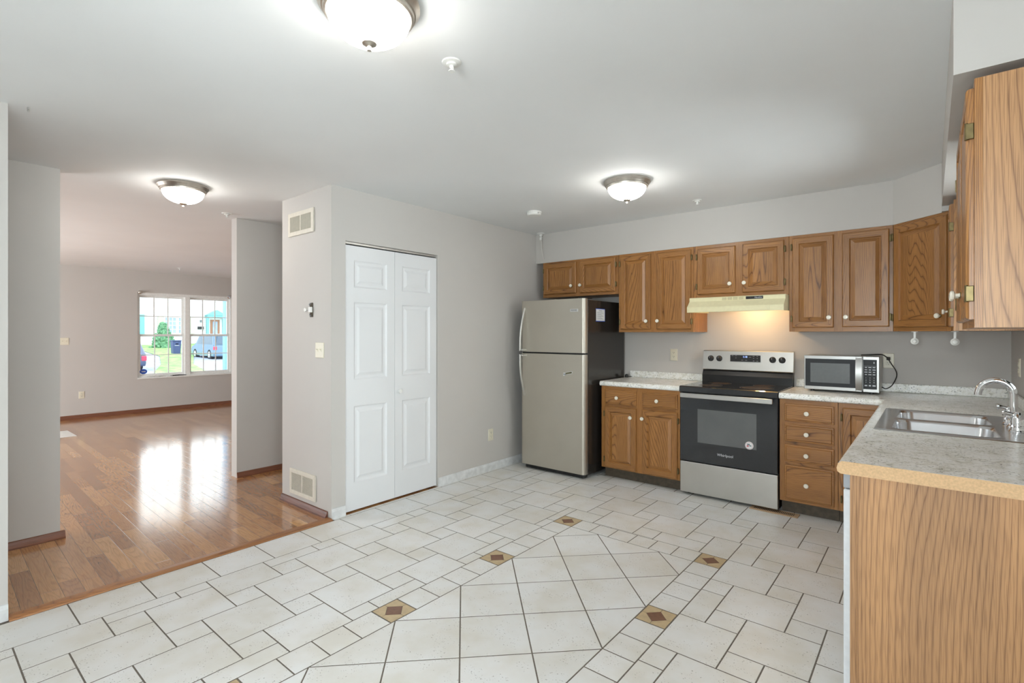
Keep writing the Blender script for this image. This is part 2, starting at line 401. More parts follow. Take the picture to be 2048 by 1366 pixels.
# ------------------------------------------------------------------ mesh helpers
class B:
    """collects shapes in the coordinates of the thing (world minus off)"""
    def __init__(s, off=(0, 0, 0)):
        s.bm = bmesh.new(); s.o = Vector(off); s.fl = s.bm.faces.layers.int.new('flat')
    def _f(s, vs, mat=0, flat=False):
        try:
            f = s.bm.faces.new(vs); f.material_index = mat; f[s.fl] = int(len(vs) == 4 and flat); return f
        except ValueError:
            return None
    def v(s, p): return s.bm.verts.new(Vector(p) - s.o)
    def box(s, x0, x1, y0, y1, z0, z1, mat=0, bev=0.0, seg=2):
        vs = [s.v(p) for p in ((x0, y0, z0), (x1, y0, z0), (x1, y1, z0), (x0, y1, z0), (x0, y0, z1), (x1, y0, z1), (x1, y1, z1), (x0, y1, z1))]
        fs = [s._f([vs[i] for i in q], mat) for q in ((3, 2, 1, 0), (4, 5, 6, 7), (0, 1, 5, 4), (1, 2, 6, 5), (2, 3, 7, 6), (3, 0, 4, 7))]
        if bev > 0:
            es = list({e for f in fs for e in f.edges})
            r = bmesh.ops.bevel(s.bm, geom=es, offset=bev, segments=seg, profile=0.5, affect='EDGES')
            for f in r['faces']: f.material_index = mat; f[s.fl] = 1
        for f in fs:
            if f.is_valid: f[s.fl] = 1
        return s
    def prism(s, pts, axis, a0, a1, mat=0, bev=0.0):
        """polygon pts (2-D) extruded along axis from a0 to a1"""
        def P(p, a):
            return {'x': (a, p[0], p[1]), 'y': (p[0], a, p[1]), 'z': (p[0], p[1], a)}[axis]
        A = [s.v(P(p, a0)) for p in pts]; Bv = [s.v(P(p, a1)) for p in pts]
        n = len(pts); fs = []
        fs.append(s._f(A[::-1], mat)); fs.append(s._f(Bv, mat))
        for i in range(n):
            fs.append(s._f([A[i], A[(i + 1) % n], Bv[(i + 1) % n], Bv[i]], mat))
        if bev > 0:
            es = list({e for f in fs if f for e in f.edges})
            r = bmesh.ops.bevel(s.bm, geom=es, offset=bev, segments=2, profile=0.5, affect='EDGES')
            for f in r['faces']: f.material_index = mat; f[s.fl] = 1
        for f in fs:
            if f and f.is_valid: f[s.fl] = 1
        bmesh.ops.recalc_face_normals(s.bm, faces=[f for f in s.bm.faces if f.is_valid])
        return s
    def lathe(s, prof, c, axis='z', seg=24, mat=0, sx=1.0, sy=1.0, cap=True):
        """prof: (radius, height) pairs along axis from c"""
        c = Vector(c); rings = []
        ax = {'z': (Vector((1, 0, 0)), Vector((0, 1, 0)), Vector((0, 0, 1))), '-y': (Vector((1, 0, 0)), Vector((0, 0, 1)), Vector((0, -1, 0))),
              'x': (Vector((0, 1, 0)), Vector((0, 0, 1)), Vector((1, 0, 0))), '-x': (Vector((0, -1, 0)), Vector((0, 0, 1)), Vector((-1, 0, 0))),
              'y': (Vector((-1, 0, 0)), Vector((0, 0, 1)), Vector((0, 1, 0)))}[axis]
        for r, h in prof:
            if r < 1e-6: rings.append([s.v(c + ax[2] * h)])
            else: rings.append([s.v(c + ax[0] * (r * sx * math.cos(2 * PI * i / seg)) + ax[1] * (r * sy * math.sin(2 * PI * i / seg)) + ax[2] * h) for i in range(seg)])
        for a, b in zip(rings, rings[1:]):
            for i in range(seg):
                j = (i + 1) % seg
                if len(a) == 1 and len(b) == 1: break
                if len(a) == 1: s._f([a[0], b[i], b[j]], mat)
                elif len(b) == 1: s._f([a[i], a[j], b[0]], mat)
                else: s._f([a[i], a[j], b[j], b[i]], mat)
        for ring, flip in ((rings[0], True), (rings[-1], False)):
            if len(ring) > 1 and cap: s._f(ring[::-1] if flip else ring, mat)
        return s
    def tube(s, pts, r, seg=10, mat=0, flat=None):
        """round (or flat = (w, t)) section swept along pts"""
        pts = [Vector(p) for p in pts]; rings = []
        up = None
        for i, p in enumerate(pts):
            d = (pts[min(i + 1, len(pts) - 1)] - pts[max(i - 1, 0)]).normalized()
            if up is None:
                up = Vector((0, 0, 1)) if abs(d.z) < 0.9 else Vector((1, 0, 0))
            a = d.cross(up).normalized(); up = a.cross(d).normalized()
            rr = r[i] if isinstance(r, (list, tuple)) else r
            ring = []
            for k in range(seg):
                t = 2 * PI * k / seg
                ca, sa = math.cos(t), math.sin(t)
                if flat: ca, sa = ca * flat[0], sa * flat[1]
                ring.append(s.v(p + (a * ca + up * sa) * rr))
            rings.append(ring)
        for a, b in zip(rings, rings[1:]):
            for k in range(seg):
                j = (k + 1) % seg
                s._f([a[k], a[j], b[j], b[k]], mat)
        s._f(rings[0][::-1], mat); s._f(rings[-1], mat)
        return s
    def loops(s, rects, mat=0, capmat=None, ringmats=None, back=True):
        """nested rectangles [(x0,x1,z0,z1,y)], joined; the last one capped, the first one closed behind (front faces -y)"""
        rr = []
        for x0, x1, z0, z1, y in rects:
            rr.append([s.v(p) for p in ((x0, y, z0), (x1, y, z0), (x1, y, z1), (x0, y, z1))])
        if back: s._f(rr[0][::-1], mat, True)
        for n, (a, b) in enumerate(zip(rr, rr[1:])):
            for i in range(4):
                j = (i + 1) % 4
                mm = mat
                if ringmats: mm = ringmats[0] if i in (1, 3) else ringmats[1]
                s._f([a[i], a[j], b[j], b[i]], mm, True)
        s._f(rr[-1], mat if capmat is None else capmat, True)
        return s

LOC = {}
def curve(pts, n=5):
    """smooth path through pts"""
    P = [Vector(p) for p in pts]; P = [2 * P[0] - P[1]] + P + [2 * P[-1] - P[-2]]; out = []
    for i in range(1, len(P) - 2):
        for k in range(n):
            u = k / n; a, b, c, d = P[i - 1], P[i], P[i + 1], P[i + 2]
            out.append(0.5 * (2 * b + (c - a) * u + (2 * a - 5 * b + 4 * c - d) * u * u + (3 * b - a - 3 * c + d) * u ** 3))
    return out + [P[-2]]
def finish(b, name, mats, smooth=35):
    bm = b.bm
    bmesh.ops.recalc_face_normals(bm, faces=bm.faces[:])
    me = bpy.data.meshes.new(name)
    fl = bm.faces.layers.int.get('flat')
    for f in bm.faces: f.smooth = not (fl and f[fl])
    lim = R(smooth)
    for e in bm.edges:
        if len(e.link_faces) != 2 or e.calc_face_angle(0) > lim: e.smooth = False
    bm.to_mesh(me); bm.free()
    for m in (mats if isinstance(mats, (list, tuple)) else [mats]):
        me.materials.append(M[m] if isinstance(m, str) else m)
    return me

def mk(name, b, mats, parent=None, label=None, cat=None, kind=None, group=None, smooth=35):
    vs = [v.co for v in b.bm.verts]
    lo = Vector((min(v[i] for v in vs) for i in range(3))); hi = Vector((max(v[i] for v in vs) for i in range(3)))
    cc = (lo + hi) / 2
    if parent is None: cc.z = lo.z
    for v in b.bm.verts: v.co -= cc
    o = bpy.data.objects.new(name, finish(b, name, mats, smooth))
    COL.objects.link(o)
    LOC[o.name] = cc
    if parent is not None:
        o.parent = parent
        o.location = cc - LOC[parent.name]
    else:
        o.location = cc + b.o
        LOC[o.name] = cc          # sub-shapes of a top-level mesh use the same offset
    if label: o['label'] = label
    if cat: o['category'] = cat
    if kind: o['kind'] = kind
    if group: o['group'] = group
    return o

def thing(name, label, cat, loc=(0, 0, 0), rotz=0.0, group=None, kind=None):
    o = bpy.data.objects.new(name, None)
    COL.objects.link(o)
    o.empty_display_size = 0.1
    o.location = loc; o.rotation_euler = (0, 0, rotz)
    o['label'] = label; o['category'] = cat
    if group: o['group'] = group
    if kind: o['kind'] = kind
    LOC[o.name] = Vector((0, 0, 0))
    return o

def struct(name, b, mats, label=None, smooth=35):
    return mk(name, b, mats, None, label, None, 'structure', smooth=smooth)

def clone(root, loc, rotz=None, label=None):
    r = root.copy(); COL.objects.link(r); r.location = loc; LOC[r.name] = Vector((0, 0, 0))
    if rotz is not None: r.rotation_euler = (0, 0, rotz)
    if label: r['label'] = label
    for ch in list(root.children):
        c = ch.copy(); COL.objects.link(c); c.parent = r
        for g in list(ch.children):
            d = g.copy(); COL.objects.link(d); d.parent = c
    return r

def share(name, me, parent, c):
    """a further object on mesh me centred at c (coordinates of the thing)"""
    o = bpy.data.objects.new(name, me); COL.objects.link(o)
    LOC[o.name] = Vector(c)
    o.parent = parent; o.location = Vector(c) - LOC[parent.name]
    return o

def text(name, s, size, parent, c, mat, rot=(PI / 2, 0, 0), depth=0.0004, shear=0.0):
    """lettering as a mesh, centred at c (coordinates of the thing)"""
    cu = bpy.data.curves.new(name, 'FONT')
    cu.body = s; cu.size = size; cu.align_x = 'CENTER'; cu.align_y = 'CENTER'; cu.extrude = depth; cu.shear = shear
    tmp = bpy.data.objects.new(name + '_tmp', cu); COL.objects.link(tmp)
    bpy.context.view_layer.update()
    dg = bpy.context.evaluated_depsgraph_get()
    me = bpy.data.meshes.new_from_object(tmp.evaluated_get(dg))
    me.transform(Matrix.Rotation(rot[2], 4, 'Z') @ Matrix.Rotation(rot[0], 4, 'X'))
    bpy.data.objects.remove(tmp)
    me.materials.clear(); me.materials.append(M[mat])
    return share(name, me, parent, c)

# ------------------------------------------------------------------ setting: floors
def clip(poly, nx, ny, d):
    """keep nx*x + ny*y <= d"""
    out = []
    for i, p in enumerate(poly):
        q = poly[(i + 1) % len(poly)]
        a, b = nx * p[0] + ny * p[1] - d, nx * q[0] + ny * q[1] - d
        if a <= 0: out.append(p)
        if a * b < 0:
            t = a / (a - b); out.append((p[0] + (q[0] - p[0]) * t, p[1] + (q[1] - p[1]) * t))
    return out
def rect(poly, x0, x1, y0, y1):
    for a in ((-1, 0, -x0), (1, 0, x1), (0, -1, -y0), (0, 1, y1)):
        if len(poly) < 3: return []
        poly = clip(poly, *a)
    return poly
def polyarea(p): return 0.5 * sum(p[i][0] * p[(i + 1) % len(p)][1] - p[(i + 1) % len(p)][0] * p[i][1] for i in range(len(p)))
def inset(poly, g):
    if polyarea(poly) < 0: poly = poly[::-1]
    r = list(poly)
    for i, p in enumerate(poly):
        q = poly[(i + 1) % len(poly)]
        ex, ey = q[0] - p[0], q[1] - p[1]; L = math.hypot(ex, ey)
        if L < 1e-6: continue
        nx, ny = ey / L, -ex / L
        r = clip(r, nx, ny, nx * p[0] + ny * p[1] - g)
        if len(r) < 3: return []
    # drop duplicates
    o = []
    for p in r:
        if not o or math.hypot(p[0] - o[-1][0], p[1] - o[-1][1]) > 1e-4: o.append(p)
    return o if len(o) >= 3 and abs(polyarea(o)) > 2e-5 else []

FX1, FY0 = 3.82, -6.6
fb = B(); tiles = []
def put(poly, mat=1, g=0.0032):
    p = inset(poly, g)
    if p: tiles.append((p, mat))
BX0, BX1, BY0, BY1 = 1.274, 2.446, -4.195, -1.708     # outer edge of the border band
a_, b_ = 0.3071, 0.1479
def hop(poly):
    p = rect(poly, 0.318, FX1, FY0, 0)
    if len(p) < 3: return
    xs = [q[0] for q in p]; ys = [q[1] for q in p]
    if max(xs) <= BX0 + 1e-6 or min(xs) >= BX1 - 1e-6 or max(ys) <= BY0 + 1e-6 or min(ys) >= BY1 - 1e-6:
        put(p); return
    for r in ((-9, BX0, -9, 9), (BX1, 9, -9, 9), (BX0, BX1, BY1, 9), (BX0, BX1, -9, BY0)):
        q = rect(p, *r)
        if len(q) >= 3: put(q)
for i in range(-30, 31):
    for j in range(-30, 31):
        px, py = 0.714 + i * a_ - j * b_, -3.972 + i * b_ + j * a_
        if px < -0.6 or px > 4.3 or py < -7.2 or py > 0.6: continue
        hop([(px, py), (px + a_, py), (px + a_, py + a_), (px, py + a_)])
        hop([(px + a_, py), (px + a_ + b_, py), (px + a_ + b_, py + b_), (px + a_, py + b_)])
yy = -6.8
yy = -2.82 - 0.3055 * 13
while yy < 0:
    q = rect([(0.034, yy), (0.318, yy), (0.318, yy + 0.3055), (0.034, yy + 0.3055)], 0, 9, FY0, 0)
    if len(q) >= 3: put(q)
    q = rect([(0.0, yy + 0.1), (0.034, yy + 0.1), (0.034, yy + 0.4055), (0.0, yy + 0.4055)], 0, 9, -2.86, 0)
    if len(q) >= 3: put(q, g=0.002)
    yy += 0.3055
def inlay(x0, x1, y0, y1):
    cx, cy_, hx, hy = (x0 + x1) / 2, (y0 + y1) / 2, (x1 - x0) / 2, (y1 - y0) / 2
    d = [(cx + hx * 0.70, cy_), (cx, cy_ + hy * 0.70), (cx - hx * 0.70, cy_), (cx, cy_ - hy * 0.70)]
    put(d, 3, 0.001)
    e = [(x1, cy_), (cx, y1), (x0, cy_), (cx, y0)]
    c = [(x1, y1), (x0, y1), (x0, y0), (x1, y0)]
    for k in range(4):
        put([e[k], c[k], e[(k + 1) % 4], d[(k + 1) % 4], d[k]], 2, 0.0012)
seq = [-1.708, -1.862, -2.019, -2.176, -2.333, -2.490, -2.645, -2.799, -2.953, -3.107, -3.260, -3.415, -3.571, -3.727, -3.884, -4.040, -4.195]
for x0, x1 in ((BX0, 1.430), (2.294, BX1)):
    for k in range(16):
        y1, y0 = seq[k], seq[k + 1]
        if k in (0, 5, 10, 15): inlay(x0 + .003, x1 - .003, y0 + .003, y1 - .003)
        else: put([(x0, y0), (x1, y0), (x1, y1), (x0, y1)])
for k in range(6):
    w = (2.294 - 1.430) / 6
    for y0, y1 in ((-1.862, -1.708), (-4.195, -4.040)):
        put([(1.430 + k * w, y0), (1.430 + (k + 1) * w, y0), (1.430 + (k + 1) * w, y1), (1.430 + k * w, y1)])
s_ = 0.2165
for i in range(-1, 6):
    for j in range(-1, 14):
        if (i + j) % 2: continue
        cx, cy_ = 1.430 + i * s_, -1.868 - j * 0.2175
        # diamonds centred where the 45 degree joints leave a full tile
        p = [(cx + s_, cy_), (cx, cy_ + 0.2175), (cx - s_, cy_), (cx, cy_ - 0.2175)]
        p = rect(p, 1.430, 2.294, -4.040, -1.862)
        if len(p) >= 3: put(p)
# grout bed, then tiles with a chamfered edge standing just proud of it
gz = -0.0011
fb._f([fb.v(p) for p in ((0, FY0, gz), (FX1, FY0, gz), (FX1, 0, gz), (0, 0, gz))], 0)
fb._f([fb.v(p) for p in ((0, FY0, -0.1), (0, 0, -0.1), (FX1, 0, -0.1), (FX1, FY0, -0.1))], 0)
lay = fb.bm.faces.layers.float.new('var')
for p, m_ in tiles:
    r = random.random()
    q = inset(p, 0.0012)
    if len(q) != len(p): q = p
    lo = [fb.v((x, y, gz)) for x, y in p]
    mi = [fb.v((x, y, -0.0005)) for x, y in p]
    hi = [fb.v((x, y, 0.0)) for x, y in q]
    n = len(p); fs = [fb._f(hi, m_)]
    for i in range(n):
        j = (i + 1) % n
        fs.append(fb._f([lo[i], lo[j], mi[j], mi[i]], m_)); fs.append(fb._f([mi[i], mi[j], hi[j], hi[i]], m_))
    for f in fs:
        if f: f[lay] = r; f[fb.fl] = 1
struct('floor', fb, ['grout', 'tile', 'tan', 'brown'], 'white ceramic kitchen floor tiles with a tan diamond border')
wf = B(); wf.box(-7.3, 0.0, -6.6, 0.6, -0.1, 0.0)
struct('wood_floor', wf, ['planks'], 'glossy brown hardwood plank floor of the living room')
tb = B(); tb.prism([(-0.035, 0.0), (0.034, 0.0), (0.030, 0.006), (0.008, 0.012), (-0.030, 0.011)], 'y', -4.556, -2.872)
struct('trim_1', tb, ['thresh'], 'thin oak threshold strip between hardwood and tile')

# ------------------------------------------------------------------ setting: ceiling and walls
cb = B(); cb.box(-7.3, 4.0, -6.75, 0.7, H, H + 0.12)
struct('ceiling', cb, ['ceil'], 'pale grey flat ceiling')
w = B(); w.box(-0.74, 4.0, 0.0, 0.12, -0.1, H)
struct('wall_back', w, ['wall'])
w = B()                                     # wall behind the sink, with the window opening
RX = 3.82
w.box(RX, RX + .15, -6.75, -6.2, -0.1, H); w.box(RX, RX + .15, -4.4, -1.97, -0.1, H); w.box(RX, RX + .15, -6.2, -4.4, 2.1, H); w.box(RX, RX + .15, -1.06, 0.12, -0.1, H)
w.box(RX, RX + .15, -1.97, -1.06, -0.1, 1.10); w.box(RX, RX + .15, -1.97, -1.06, 2.10, H)
struct('wall_right', w, ['wall'])
w = B()                                     # wall behind the viewpoint
w.box(-1.1, 2.75, -6.75, -6.6, -0.1, H); w.box(3.65, RX - .001, -6.75, -6.6, -0.1, H); w.box(2.75, 3.65, -6.75, -6.6, -0.1, 0.9); w.box(2.75, 3.65, -6.75, -6.6, 2.1, H)
struct('wall_front', w, ['wall'])
DY0, DY1, DZ = -2.749, -1.826, 2.062        # pantry door opening
w = B()
w.box(-0.11, 0, DY1, 0.0, 0, H); w.box(-0.11, 0, -2.866, DY0, 0, H); w.box(-0.11, 0, DY0, DY1, DZ, H)
w.box(-0.742, -0.11, -2.866, -2.76, 0, H); w.box(-0.742, -0.64, -2.76, 0.0, 0, H)
struct('wall_left', w, ['wall'])
w = B(); w.box(-0.115, 0, -6.6, -4.557, 0, H)
struct('wall_left_near', w, ['wall'])
w = B(); w.box(-1.20, -1.085, -6.6, -4.20, 0, H)
struct('wall_hall_left', w, ['wall'])
w = B(); w.box(-1.79, -1.675, -2.845, 0.5, 0, H)
struct('wall_hall_right', w, ['wall'])
w = B(); w.box(-1.79, -0.70, 0.5, 0.62, 0, H); w.box(-0.742, -0.64, 0.0, 0.5, 0, H)
struct('wall_hall_end', w, ['wall'])
LX = -7.162
WY0, WY1, WZ0, WZ1 = -2.243, -0.700, 0.600, 2.088
w = B()
w.box(LX - .2, LX, -6.7, WY0, -0.1, H); w.box(LX - .2, LX, WY1, 0.7, -0.1, H)
w.box(LX - .2, LX, WY0, WY1, -0.1, WZ0); w.box(LX - .2, LX, WY0, WY1, WZ1, H)
struct('wall_living', w, ['wall'])
w = B(); w.box(LX, -1.79, 0.5, 0.62, 0, H)
struct('wall_living_right', w, ['wall'])
w = B(); w.box(LX, -5.8, -6.6, -6.5, 0, H); w.box(-3.0, -1.20, -6.6, -6.5, 0, H); w.box(-5.8, -3.0, -6.6, -6.5, 0, 0.08); w.box(-5.8, -3.0, -6.6, -6.5, 2.1, H)  # wide opening added out of view to let the side fill in
struct('wall_living_left', w, ['wall'])
# soffits over the cabinets
CU, CT, CB_ = -0.363, 2.139, 1.379          # upper cabinet face, top and bottom
w = B()
w.prism([(0.0, 0.0), (0.0, CU), (3.184, CU), (3.445, -0.624), (3.445, -0.668), (RX, -0.668), (RX, 0.0)], 'z', CT + 0.001, H)
w.box(3.445, RX, -2.785, -0.668, 2.172, H)
struct('wall_soffit', w, ['wall'])
# baseboards
def bb(name, b, m): struct(name, b, [m])
w = B(); w.prism([(0.001, 0), (0.013, 0), (0.013, 0.055), (0.007, 0.075), (0.001, 0.078)], 'y', DY1 + 0.006, -0.3)
w.prism([(0.001, 0), (0.013, 0), (0.013, 0.055), (0.007, 0.075), (0.001, 0.078)], 'y', -2.866, DY0 - 0.004)
bb('baseboard_left', w, 'basew')
w = B(); w.prism([(0.001, 0), (0.013, 0), (0.013, 0.055), (0.007, 0.075), (0.001, 0.078)], 'y', -6.6, -4.557)
bb('baseboard_left_near', w, 'basew')
q = [(0, 0), (-0.022, 0), (-0.022, 0.012), (-0.012, 0.028), (-0.008, 0.045), (0, 0.05)]
w = B(); w.prism([(-2.867 + a, z) for a, z in q], 'x', -0.742, -0.045)
bb('baseboard_column', w, 'baseb')
w = B(); w.prism([(-1.674 - a, z) for a, z in q], 'y', -2.845, 0.5)
bb('baseboard_hall_right', w, 'baseby')
w = B(); w.prism([(-1.084 - a, z) for a, z in q], 'y', -6.6, -4.175)
bb('baseboard_hall_left', w, 'baseby')
w = B(); w.prism([(LX + 0.001 - a, z * 1.3) for a, z in q], 'y', -6.5, 0.5)
bb('baseboard_living', w, 'baseby')

# ------------------------------------------------------------------ pantry bifold door
door = thing('door_1', 'white six-panel bifold pantry door', 'door', (0, (DY0 + DY1) / 2, 0), kind='structure')
del door['category']
dl = Vector(door.location)
def leafmesh(y0, y1):
    """panelled leaf facing +x: built facing -y, then turned"""
    b = B()
    W_, Z0, Z1 = y1 - y0, 0.014, 2.034
    t = 0.034
    b.box(0, W_, -t * 0.6, 0, Z0, Z1)
    def fr(x0, x1, z0, z1): b.box(x0, x1, -t, -t * 0.6, z0, z1)
    pz = [(0.222, 0.808), (1.012, 1.604), (1.716, 1.924)]
    xm0, xm1 = 0.075, W_ - 0.075
    fr(0, xm0, Z0, Z1); fr(xm1, W_, Z0, Z1)
    zs = [Z0] + [z for p in pz for z in p] + [Z1]
    for k in range(0, len(zs), 2): fr(xm0, xm1, zs[k], zs[k + 1])
    for z0, z1 in pz:
        L = [(0, -t), (0.008, -t * 0.78), (0.016, -t * 0.70), (0.030, -t * 0.70), (0.050, -t * 0.93)]
        b.loops([(xm0 + i, xm1 - i, z0 + i, z1 - i, y) for i, y in L], back=False)
    # turn so that it faces +x:  (x,y) -> (-y, x)
    for v in b.bm.verts:
        x, y, z = v.co; v.co = Vector((-y - 0.045, x + y0 - dl.y, z))
    return b
ym = (DY0 + DY1) / 2
l1 = mk('leaf', leafmesh(DY0 + 0.004, ym - 0.0015), ['white'], door)
l2 = mk('leaf', leafmesh(ym + 0.0015, DY1 - 0.006), ['white'], door)
b = B(dl); b.lathe([(0.007, 0), (0.007, 0.012), (0.014, 0.018), (0.018, 0.026), (0.015, 0.034), (0, 0.037)], (-0.011, ym + 0.037, 0.888), 'x')
mk('door_knob', b, ['plwhite'], l2)
b = B(dl); b.box(-0.06, -0.02, DY0, DY1, DZ - 0.018, DZ, bev=0.002)
mk('track', b, ['screw'], door)
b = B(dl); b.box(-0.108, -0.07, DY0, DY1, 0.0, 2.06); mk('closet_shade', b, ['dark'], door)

# ------------------------------------------------------------------ windows
def window(name, label, xw, y0, y1, z0, z1, inward, units, mull, muntins, depth=0.09):
    """double-hung window in a wall x = xw; inward = +1 when the room lies towards +x"""
    t = thing(name, label, 'window', (xw, (y0 + y1) / 2, z0), kind='structure')
    del t['category']
    off = Vector(t.location)
    s = inward
    def bx(b, d0, d1, *r, **k):               # depth measured outwards from the wall face
        xa, xb = xw - s * d0, xw - s * d1
        b.box(min(xa, xb), max(xa, xb), *r, **k)
    g = 0.026
    f = B(off)
    bx(f, 0.03, 0.16, y0, y0 + g, z0, z1); bx(f, 0.03, 0.16, y1 - g, y1, z0, z1)
    bx(f, 0.03, 0.16, y0 + g, y1 - g, z1 - 0.05, z1); bx(f, 0.03, 0.16, y0 + g, y1 - g, z0, z0 + g)
    uw = (y1 - y0 - 2 * g - mull * (units - 1)) / units
    for k in range(units - 1):
        ya = y0 + g + uw * (k + 1) + mull * k
        bx(f, 0.02, 0.16, ya, ya + mull, z0 + g, z1 - 0.05)
    mk('window_frame', f, ['vinyl'], t)
    zm = (z0 + z1) / 2 - 0.005
    for k in range(units):
        ya = y0 + g + (uw + mull) * k; yb = ya + uw
        for (za, zb, d) in ((zm - 0.02, z1 - 0.05, 0.105), (z0 + g, zm + 0.02, 0.065)):
            fw_ = 0.034
            sh = B(off)
            bx(sh, d, d + 0.035, ya, ya + fw_, za, zb); bx(sh, d, d + 0.035, yb - fw_, yb, za, zb)
            bx(sh, d, d + 0.035, ya + fw_, yb - fw_, za, za + fw_ + 0.006); bx(sh, d, d + 0.035, ya + fw_, yb - fw_, zb - fw_, zb)
            for c in range(1, muntins[0]):
                yc = ya + fw_ + (yb - ya - 2 * fw_) * c / muntins[0]
                bx(sh, d + 0.012, d + 0.024, yc - 0.008, yc + 0.008, za + fw_, zb - fw_)
            for c in range(1, muntins[1]):
                zc = za + fw_ + (zb - za - 2 * fw_) * c / muntins[1]
                bx(sh, d + 0.013, d + 0.023, ya + fw_, yb - fw_, zc - 0.007, zc + 0.007)
            so = mk('sash', sh, ['vinyl'], t)
            pn = B(off); bx(pn, d + 0.0165, d + 0.0195, ya + fw_, yb - fw_, za + fw_, zb - fw_)
            mk('pane', pn, ['glass'], so)
    si = B(off); bx(si, -0.02, 0.06, y0, y1, z0 - 0.018, z0 + 0.004, bev=0.003)
    mk('window_sill', si, ['vinyl'], t)
    return t
window('window_1', 'double-hung white front window of the living room', LX, WY0, WY1, WZ0, WZ1, 1, 2, 0.075, (3, 2))
window('window_2', 'white window over the sink', RX, -1.97, -1.06, 1.10, 2.10, -1, 1, 0.05, (1, 1))
# plain fixed window added unseen behind the viewpoint to light the kitchen fronts
t = thing('added_fill_window', 'white fixed window added unseen behind the viewpoint to let in light', 'window', (3.20, -6.66, 0.9), kind='structure'); del t['category']
c = Vector(t.location)
b = B(c); b.box(2.75, 2.81, -6.72, -6.64, 0.9, 2.1); b.box(3.59, 3.65, -6.72, -6.64, 0.9, 2.1); b.box(2.81, 3.59, -6.72, -6.64, 0.9, 0.96); b.box(2.81, 3.59, -6.72, -6.64, 2.04, 2.1)
wf_ = mk('window_frame', b, ['vinyl'], t)
b = B(c); b.box(2.81, 3.59, -6.684, -6.680, 0.96, 2.04); mk('pane', b, ['glass'], wf_)
# patio door beside the viewpoint, in the right wall
pdoor = thing('door_2', 'white sliding patio door beside the viewpoint', 'door', (RX + .08, -5.3, 0), kind='structure'); del pdoor['category']
po_ = Vector(pdoor.location)
for k in range(2):
    ya = -6.2 + 0.9 * k
    f = B(po_); xo = RX + 0.06 + 0.03 * k
    f.box(xo - .02, xo + .02, ya, ya + 0.07, 0, 2.1); f.box(xo - .02, xo + .02, ya + 0.83, ya + 0.9, 0, 2.1)
    f.box(xo - .02, xo + .02, ya + .07, ya + 0.83, 0, 0.1); f.box(xo - .02, xo + .02, ya + .07, ya + 0.83, 2.02, 2.1)
    fo = mk('sliding_panel', f, ['vinyl'], pdoor)
    g_ = B(po_); g_.box(xo - .004, xo + .004, ya + .07, ya + 0.83, 0.1, 2.02); mk('pane', g_, ['glass'], fo)

# ------------------------------------------------------------------ cabinets
def knobmesh():
    b = B()
    b.lathe([(0.0115, 0), (0.0115, 0.003), (0.007, 0.004), (0.006, 0.012), (0.0075, 0.016), (0.0155, 0.020), (0.0170, 0.026), (0.0140, 0.031), (0, 0.033)], (0, 0, 0), '-y', 20)
    for f in b.bm.faces:
        f.material_index = 1 if abs(f.calc_center_median().y) < 0.0042 else 0
    for v in b.bm.verts: v.co.y += 0.0165
    return finish(b, 'knob', ['knob', 'brass'])
KNOB = knobmesh()
def hingemesh():
    b = B()
    b.box(-0.006, 0.006, -0.010, 0.010, -0.024, 0.024, bev=0.002)
    b.lathe([(0.0045, -0.026), (0.0045, 0.026)], (0, -0.008, 0), 'z', 10)
    return finish(b, 'hinge', ['brass'])
HINGE = hingemesh()
DT = 0.019
def cabdoor(t, x0, x1, z0, z1, y, knob=None, hinge=None, drawer=False, mats=('oakz', 'oakx'), hingez=None):
    """raised-panel door or drawer front; its back at y, facing -y, in the thing's coordinates"""
    b = B()
    if drawer:
        L = [(0, 0), (0, -0.009), (0.003, -0.012), (0.011, -0.0125), (0.016, -DT), (0.019, -DT)]
        b.loops([(x0 + i, x1 - i, z0 + i, z1 - i, y + d) for i, d in L], 1)
        o = mk('drawer', b, list(mats), t)
    else:
        L = [(0, 0), (0, -0.011), (0.003, -0.0165), (0.007, -DT), (0.046, -DT), (0.050, -0.0135), (0.053, -0.0085), (0.056, -0.0085), (0.080, -0.0175), (0.082, -0.0180)]
        b.loops([(x0 + i, x1 - i, z0 + i, z1 - i, y + d) for i, d in L], 0, 0, (0, 1))
        o = mk('door', b, list(mats), t)
    if knob: share('knob', KNOB, o, (knob[0], y - DT - 0.0155, knob[1]))
    if hinge is not None:
        hz = hingez or (z0 + 0.07, z1 - 0.07)
        for z in hz: share('hinge', HINGE, o, (hinge, y - 0.010, z))
    return o

def frame(t, x0, x1, z0, z1, y, mids=(), rails=(), st=0.038, mats=('oakz', 'oakx'), top=0.04, bot=0.035):
    """face frame whose front lies at y"""
    b = B(); d = 0.019
    b.box(x0, x0 + st, y, y + d, z0, z1, 0); b.box(x1 - st, x1, y, y + d, z0, z1, 0)
    xs = [x0 + st] + [v for m in mids for v in (m - 0.03, m + 0.03)] + [x1 - st]
    for m in mids: b.box(m - 0.03, m + 0.03, y, y + d, z0, z1, 0)
    for k in range(0, len(xs), 2):
        b.box(xs[k], xs[k + 1], y + 0.0005, y + d, z1 - top, z1, 1); b.box(xs[k], xs[k + 1], y + 0.0005, y + d, z0, z0 + bot, 1)
        for r in rails: b.box(xs[k], xs[k + 1], y + 0.0005, y + d, r - 0.015, r + 0.015, 1)
    return mk('face_frame', b, list(mats), t)

